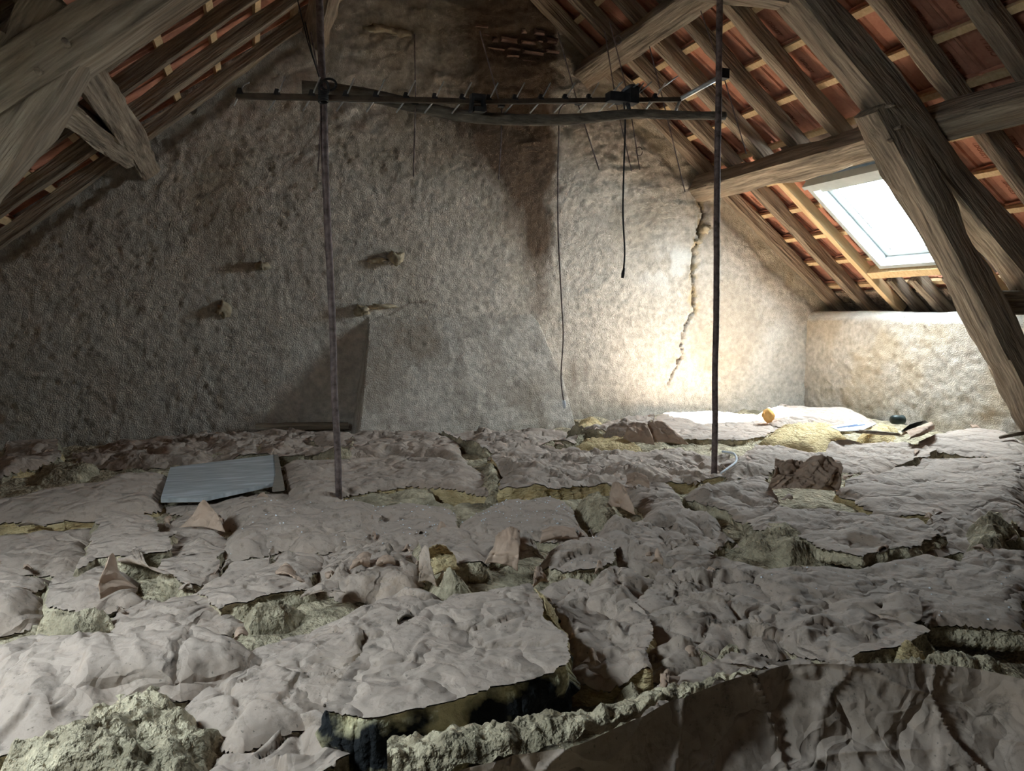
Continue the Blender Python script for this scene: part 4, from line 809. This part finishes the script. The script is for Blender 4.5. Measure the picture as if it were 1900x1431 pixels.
flap((1030, 1135), (1062, 1215), (995, 1090), (1040, 1180), B['s4'].parent, lean=-.02, z=.03, amp=.03, bulge=.0, m='woolclean', name='wool_edge')
flap((1220, 1285), (1260, 1265), (1225, 1262), (1240, 1252), B['s8'], lean=.02, z=.05, amp=.03)
# dark sheet folded up across the foreground: wool-backed batt standing on its edge
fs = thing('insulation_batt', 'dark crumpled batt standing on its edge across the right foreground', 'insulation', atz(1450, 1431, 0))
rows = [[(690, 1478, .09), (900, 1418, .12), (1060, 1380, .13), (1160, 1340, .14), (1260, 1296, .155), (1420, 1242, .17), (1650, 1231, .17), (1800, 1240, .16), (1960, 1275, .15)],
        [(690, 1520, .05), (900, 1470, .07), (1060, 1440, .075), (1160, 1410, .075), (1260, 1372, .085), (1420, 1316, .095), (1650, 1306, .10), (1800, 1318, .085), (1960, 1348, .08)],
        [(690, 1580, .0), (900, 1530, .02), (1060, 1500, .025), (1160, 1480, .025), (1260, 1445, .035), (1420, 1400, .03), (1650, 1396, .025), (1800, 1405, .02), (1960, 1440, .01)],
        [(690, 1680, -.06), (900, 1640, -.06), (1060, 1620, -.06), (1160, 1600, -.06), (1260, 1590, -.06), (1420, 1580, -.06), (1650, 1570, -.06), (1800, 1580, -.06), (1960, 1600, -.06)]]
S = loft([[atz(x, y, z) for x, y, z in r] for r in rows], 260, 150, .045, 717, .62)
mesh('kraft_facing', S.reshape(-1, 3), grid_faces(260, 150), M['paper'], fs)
rows = [[(718, 1425, -.02), (850, 1398, .0), (1000, 1372, .02), (1110, 1352, .04), (1220, 1310, .08), (1330, 1268, .13), (1400, 1248, .15)],
        [(718, 1380, .09), (850, 1364, .10), (1000, 1338, .11), (1110, 1326, .12), (1220, 1294, .135), (1330, 1264, .15), (1400, 1246, .16)],
        [(718, 1405, .11), (850, 1390, .125), (1000, 1362, .13), (1110, 1342, .14), (1220, 1304, .15), (1330, 1268, .16), (1400, 1248, .165)],
        [(720, 1470, .07), (850, 1438, .09), (1000, 1400, .11), (1110, 1366, .12), (1220, 1318, .14), (1330, 1276, .155), (1400, 1252, .16)]]
S = loft([[atz(x, y, z) for x, y, z in r] for r in rows], 200, 44, .0, 718)
n_ = .040*(fbm(S[..., 0]*16, S[..., 1]*16, 91, 4)-.5)+.018*(1-worley(S[..., 0]*30+.5*fbm(S[..., 0]*20, S[..., 1]*20, 94, 2), S[..., 1]*30, 92)[0])+.010*(fbm(S[..., 0]*80, S[..., 1]*80, 93, 2)-.5); S[..., 2] += n_
mesh('wool_core', S.reshape(-1, 3), grid_faces(200, 44), M['wool'], fs)

# ------------------------------------------------------------------ things lying on the insulation
def slab(name, px, z, th, m, label, cat, parts=None, tiltz=None):
    P = [atz(x, y, z if tiltz is None else tiltz[i]) for i, (x, y) in enumerate(px)]; n = len(P)
    V = P+[p-np.array([0, 0, th]) for p in P]
    Fc = [tuple(range(n)), tuple(range(2*n-1, n-1, -1))]+[(i, i+n, (i+1) % n+n, (i+1) % n) for i in range(n)]
    c = np.mean(P, 0)
    if label: t = thing(name, label, cat, c)
    else: t = None
    return t, V, Fc
t, V, Fc = slab('painted_board', [(316, 867), (515, 843), (524, 892), (376, 924), (298, 925)], .025, .02, None, 'weathered grey-blue painted board lying flat on the left', 'board')
mesh('panel', V, Fc, M['greyboard'], t, smooth=False)
_, V, Fc = slab('x', [(508, 844), (516, 843), (528, 903), (505, 906), (511, 880)], .027, .02, None, None, None)
mesh('bare_edge', V, Fc, M['bareply'], t, smooth=False)
t, V, Fc = slab('printed_leaflet', [(1540, 792), (1582, 783), (1626, 786), (1600, 798), (1560, 800)], .11, .004, None, 'folded blue-white printed leaflet by the knee wall', 'leaflet')
mesh('sheet', V, Fc, M['white'], t, smooth=False)
for k in range(2):
    _, V, Fc = slab('x', [(1552+k*20, 793-k*2), (1590+k*14, 787), (1592+k*14, 788.5), (1554+k*20, 794.5-k*2)], .1125, .001, None, None, None)
    mesh('printed_line', V, Fc, M['ink'], t, smooth=False)
o = blob('foam_offcut', atz(1426, 771, .09), (.045, .04, .05), M['foam'], None, 5, .22, loc=tuple(atz(1426, 775, .04))); tag(o, 'small orange foam offcut at the edge of the sunlit patch', 'foam')
# dark pot, old bag and stick by the knee wall
c = atz(1663, 786, .06); t = thing('dark_pot', 'small dark green pot lying against the knee wall', 'pot', c)
an = np.linspace(0, 2*math.pi, 15)[:-1]; prof = [(.0, .02), (.01, .032), (.04, .036), (.07, .032), (.08, .036), (.082, .03), (.05, .026)]
P = np.array([[c+np.array([-.05+h, -.3*h, 0])+np.array([0, r*math.cos(a), r*math.sin(a)+.03]) for a in an] for h, r in prof]); rings('pot_body', P, M['dark'], t)
t = thing('rolled_bag', 'rolled beige bag with dark lining beside the knee wall', 'bag', atz(1700, 808, .03))
S = loft([[atz(1672, 808, .03), atz(1700, 800, .06), atz(1730, 786, .10)], [atz(1680, 800, .10), atz(1702, 792, .13), atz(1728, 782, .16)], [atz(1690, 812, .10), atz(1712, 802, .13), atz(1733, 790, .14)], [atz(1684, 816, .02), atz(1712, 808, .04), atz(1734, 796, .05)]], 24, 24, .02, 55)
mesh('bag_skin', S.reshape(-1, 3), grid_faces(24, 24), M['paperb'], t)
S = loft([[atz(1676, 806, .04), atz(1700, 796, .07), atz(1724, 784, .10)], [atz(1672, 800, .10), atz(1690, 788, .14), atz(1716, 780, .16)]], 14, 8, .01, 57)
mesh('bag_lining', S.reshape(-1, 3), grid_faces(14, 8), M['dark'], t)
o = tube('stick', [atz(1590, 800, .10), atz(1625, 803, .11), atz(1668, 806, .10)], [.012, .014, .010], M['oak'], None, 7, tuple(atz(1625, 803, .1))); tag(o, 'short grey stick lying below the printed leaflet', 'stick')
o = tube('rubble_stick', [atz(1856, 812, .08), atz(1880, 806, .09), atz(1905, 804, .09)], [.010, .016, .012], M['wood'], None, 7, tuple(atz(1880, 808, .05))); tag(o, 'knobbly dark stick on the beige batt at the right edge', 'stick')
# flat plank stub against the gable
o = beam('plank_offcut', aty(474, 793, D-.06), aty(646, 790, D-.06), .03, .05, (0, 0, 1), M['wood'], None, .004); tag(o, 'thin dark plank lying along the gable foot left of the chimney hood', 'plank')
o = tube('white_cord', smooth_line([atz(1340, 838, .11), atz(1362, 842, .11), atz(1366, 856, .10), atz(1352, 868, .10), atz(1338, 878, .09)], 24), .006, M['white'], None, 6, tuple(atz(1355, 860, .05))); tag(o, 'loop of white cord beside the right pole foot', 'cord')

# ------------------------------------------------------------------ poles, hanging pole, aerials and cables
def pole(name, foot, top, Yf, Yt, r, label):
    p = atz(*foot, -.02); q = aty(*top, Yt); u = q-p; q = p+u*1.35
    n = 40; pts = [p+(q-p)*i/(n-1)+np.array([(vn(np.array([i*.3]), np.array([r*77]), 3)[0]-.5)*.006, 0, 0]) for i in range(n)]
    o = tube(name, pts, [r*(1+.06*(vn(np.array([i*1.3]), np.array([2.]), 8)[0]-.5)) for i in range(n)], M['rust'], None, 12, tuple(p)); return tag(o, label, 'pole')
pole('steel_pole', (629, 926), (592, 0), 0, 3.50, .0165, 'thin rusty steel pole on the left, standing on the insulation')
pole('steel_pole', (1325, 882), (1335, 0), 0, 3.34, .0165, 'dark rusty steel pole on the right, standing near the white cord')
br = [(560, 163, 3.62), (620, 168, 3.61), (700, 180, 3.6), (780, 199, 3.6), (860, 215, 3.58), (950, 222, 3.56), (1050, 222, 3.54), (1120, 216, 3.52), (1180, 211, 3.5), (1260, 214, 3.47), (1345, 215, 3.43)]
pts = smooth_line([aty(x, y, Y) for x, y, Y in br], 60)
o = tube('branch_pole', pts, [.034-.012*i/59+.003*(vn(np.array([i*.5]), np.array([1.]), 4)[0]-.5) for i in range(60)], M['branch'], None, 11, tuple(pts[30])); tag(o, 'bent wooden branch hung crosswise between the two steel poles', 'branch')
# UHF aerial
b0, b1 = aty(437, 178, 3.44), aty(1262, 185, 3.56)
def onboom(x, off=0):
    y = 178+(x-437)/(1262-437)*7+np.interp(x, [437, 600, 900, 1262], [0, 3, 10, 0]) - np.interp(x, [437, 600, 900, 1262], [0, 1, 3, 0])
    f = (x-437)/(1262-437); return aty(x, y+off, 3.44+.12*f)
ua = thing('tv_aerial', 'long black television aerial boom with short directors tied across the poles', 'aerial', onboom(850))
bp_ = np.array([onboom(x) for x in np.linspace(437, 1262, 40)]); 
k4 = np.array([[1, 1], [-1, 1], [-1, -1], [1, -1]])*.0115
P = np.array([[p+np.array([0, a, b]) for a, b in k4] for p in bp_]); rings('boom', P, M['boom'], ua, smooth=False)
dirs = [445, 514, 578, 641, 697, 753, 806, 857, 906, 955, 1003, 1048, 1092, 1131, 1175, 1215]
for i, x in enumerate(dirs):
    c = onboom(x); sc = 1-.012*i; 
    cl = thing('director', None, None, c); cl.parent = ua; cl.location = c-wl(ua)
    u = onboom(x+15*sc, -34*sc)+np.array([0, -.04, 0]); v = onboom(x-15*sc, 20*sc)+np.array([0, .05, 0])
    if i == 0:
        pts = smooth_line([onboom(446, -8), onboom(452, -20), onboom(463, -26)], 8); tube('rod', pts, .0035, M['alu'], ua, 6)
        tube('rod', [onboom(437, -4), onboom(440, 6), onboom(434, 18)], .0035, M['alu'], ua, 6); 
    else:
        tube('rod', [v, c, u], .0034, M['alu'], ua, 6)
    bpy.data.objects.remove(cl)
    e = c+np.array([0, 0, .017]); V = [e+np.array([a, b, -.012]) for a, b in ((-.016, -.014), (.016, -.014), (.016, .014), (-.016, .014))]+[e+np.array([a, b, .016]) for a, b in ((-.007, -.007), (.007, -.007), (.007, .007), (-.007, .007))]
    mesh('clip', V, [(0, 1, 5, 4), (1, 2, 6, 5), (2, 3, 7, 6), (3, 0, 4, 7), (4, 5, 6, 7), (3, 2, 1, 0)], M['black'], ua, smooth=False)
# dipole box and reflector plate
def cbox(name, x, y, Y, w, d, h, m, parent, rot=0.):
    c = aty(x, y, Y); cr, sr = math.cos(rot), math.sin(rot)
    V = [c+np.array([a*w/2*cr-e*h/2*sr, b*d/2, a*w/2*sr+e*h/2*cr]) for e in (-1, 1) for b in (-1, 1) for a in (-1, 1)]
    return mesh(name, V, [(0, 2, 3, 1), (4, 5, 7, 6), (0, 1, 5, 4), (2, 6, 7, 3), (0, 4, 6, 2), (1, 3, 7, 5)], m, parent, smooth=False)
cbox('dipole_box', 1152, 182, 3.5, .15, .06, .045, M['black'], ua); cbox('dipole_box', 1172, 180, 3.5, .05, .07, .075, M['black'], ua)
cbox('mast_clamp', 886, 180, 3.46, .070, .05, .018, M['black'], ua); 
for dx, r in ((-11, -.12), (11, .15)): cbox('mast_clamp', 886+dx, 193, 3.46, .012, .04, .075, M['black'], ua, r)
cbox('mast_clamp', 888, 204, 3.46, .05, .04, .022, M['black'], ua)
S = np.array([[aty(1150+u*42, 172-13*math.sin(math.pi*u)-6*u+v*(10-2*u), 3.53+.02*v) for v in np.linspace(0, 1, 5)] for u in np.linspace(0, 1, 14)])
mesh('reflector_plate', S.reshape(-1, 3), grid_faces(14, 5), M['black'], ua)
for a, b, c_, d in ((1135, 172, 1155, 152), (1162, 172, 1185, 155), (1184, 175, 1209, 152), (1222, 168, 1258, 141), (1146, 186, 1130, 200), (1206, 188, 1195, 212)):
    tube('rod', [aty(a, b, 3.53), aty((a+c_)/2, (b+d)/2, 3.53), aty(c_, d, 3.53)], .0036, M['alu'], ua, 6)
# VHF aerial with long rods
va = thing('long_rod_aerial', 'second aerial with pale boom and long thin hanging rods', 'aerial', aty(1060, 192, 3.6))
tube('boom', [aty(600, 186, 3.56), aty(900, 191, 3.58), aty(1080, 189, 3.58), aty(1262, 184, 3.58)], .0085, M['alu'], va, 8)
tube('mast_arm', [aty(1262, 184, 3.56), aty(1300, 163, 3.5), aty(1343, 139, 3.42)], .013, M['alu'], va, 8)
cbox('arm_clamp', 1341, 138, 3.41, .05, .05, .05, M['black'], va)
tube('brace', [aty(1262, 186, 3.56), aty(1255, 202, 3.55), aty(1249, 216, 3.53)], .008, M['alu'], va, 7)
for L_ in ([(769, 64, 3.55), (771, 186, 3.57), (767, 328, 3.6)], [(890, 57, 3.5), (925, 184, 3.57)], [(931, 200, 3.57), (930, 260, 3.58), (925, 333, 3.6)], [(1035, 60, 3.5), (1072, 192, 3.57), (1112, 316, 3.62)], [(1122, 57, 3.5), (1143, 190, 3.57), (1172, 318, 3.62)], [(1131, 40, 3.5), (1166, 180, 3.56), (1187, 315, 3.62)], [(1205, 86, 3.5), (1231, 190, 3.57), (1271, 356, 3.62)], [(1300, 20, 3.4), (1342, 140, 3.42), (1385, 286, 3.48)], [(596, 175, 3.5), (594, 250, 3.5), (590, 318, 3.5)], [(576, 60, 3.45), (590, 130, 3.46), (598, 172, 3.47)]):
    tube('rod', [aty(x, y, Y) for x, y, Y in L_], .0034, M['rust'], va, 6)
for (x, y) in ((1147, 74), (1186, 281)):
    tube('curl', [aty(x+6*math.cos(a), y+8*math.sin(a), 3.56) for a in np.linspace(0, 2*math.pi*.95, 14)], .0025, M['rust'], va, 5)
for x, y in ((770, 190), (930, 195), (1073, 191), (1147, 190)): cbox('rod_clip', x, y, 3.565, .028, .03, .02, M['black'], va)
# cable coil and lashings at the left pole
cc = thing('cable_coil', 'black cable lashed in a loop at the left pole and aerial boom', 'cable', aty(604, 165, 3.46))
tube('loop', [aty(610+14*math.cos(a), 157+12*math.sin(a)*(.9), 3.44) for a in np.linspace(.2, 2*math.pi+.1, 22)], .0055, M['black'], cc, 6)
tube('loop', [aty(601+9*math.cos(a), 163+13*math.sin(a), 3.43) for a in np.linspace(0, 2*math.pi, 18)], .006, M['black'], cc, 6)
for k in range(5): tube('lashing', [aty(600+8.5*math.cos(a), 172+k*4+3*math.sin(a), 3.455+.03*math.sin(a)) for a in np.linspace(0, 2*math.pi, 14)], .005, M['black'], cc, 5)
for a, b in (((552, 0), (596, 155)), ((566, 40), (598, 160))): tube('tail', [aty(*a, 3.5), aty((a[0]+b[0])/2-3, (a[1]+b[1])/2, 3.48), aty(*b, 3.45)], .003, M['black'], cc, 5)
# hanging cables
c1 = thing('hanging_cable', 'long thin cable with a white plug hanging before the gable', 'cable', aty(1046, 752, 5.2))
tube('cord', smooth_line([aty(x, y, Y) for x, y, Y in ((1088, 192, 3.58), (1062, 190, 3.62), (1044, 196, 3.66), (1036, 214, 3.7), (1037, 245, 3.72), (1035, 330, 3.78), (1036, 440, 3.84), (1042, 560, 3.9), (1045, 625, 3.93), (1041, 700, 3.96), (1046, 746, 3.98))], 70), .0040, M['rust'], c1, 6)
tube('plug', [aty(1046, 743, 3.98), aty(1047, 750, 3.98), aty(1047, 758, 3.98)], [.008, .011, .006], M['white'], c1, 8)
c2 = thing('hanging_cable', 'short black cable dangling from the aerial box before the gable', 'cable', aty(1156, 512, 3.7))
tube('cord', smooth_line([aty(x, y, Y) for x, y, Y in ((1157, 186, 3.5), (1160, 230, 3.52), (1157, 330, 3.55), (1156, 400, 3.58), (1159, 465, 3.6), (1157, 505, 3.6))], 50), .0052, M['black'], c2, 6)
tube('cord', smooth_line([aty(x, y, 3.5) for x, y in ((1164, 188), (1168, 205), (1172, 214))], 8), .012, M['black'], c2, 6)
tube('cable_end', [aty(1158, 498, 3.6), aty(1156, 508, 3.6), aty(1155, 516, 3.6)], [.006, .010, .008], M['black'], c2, 7)
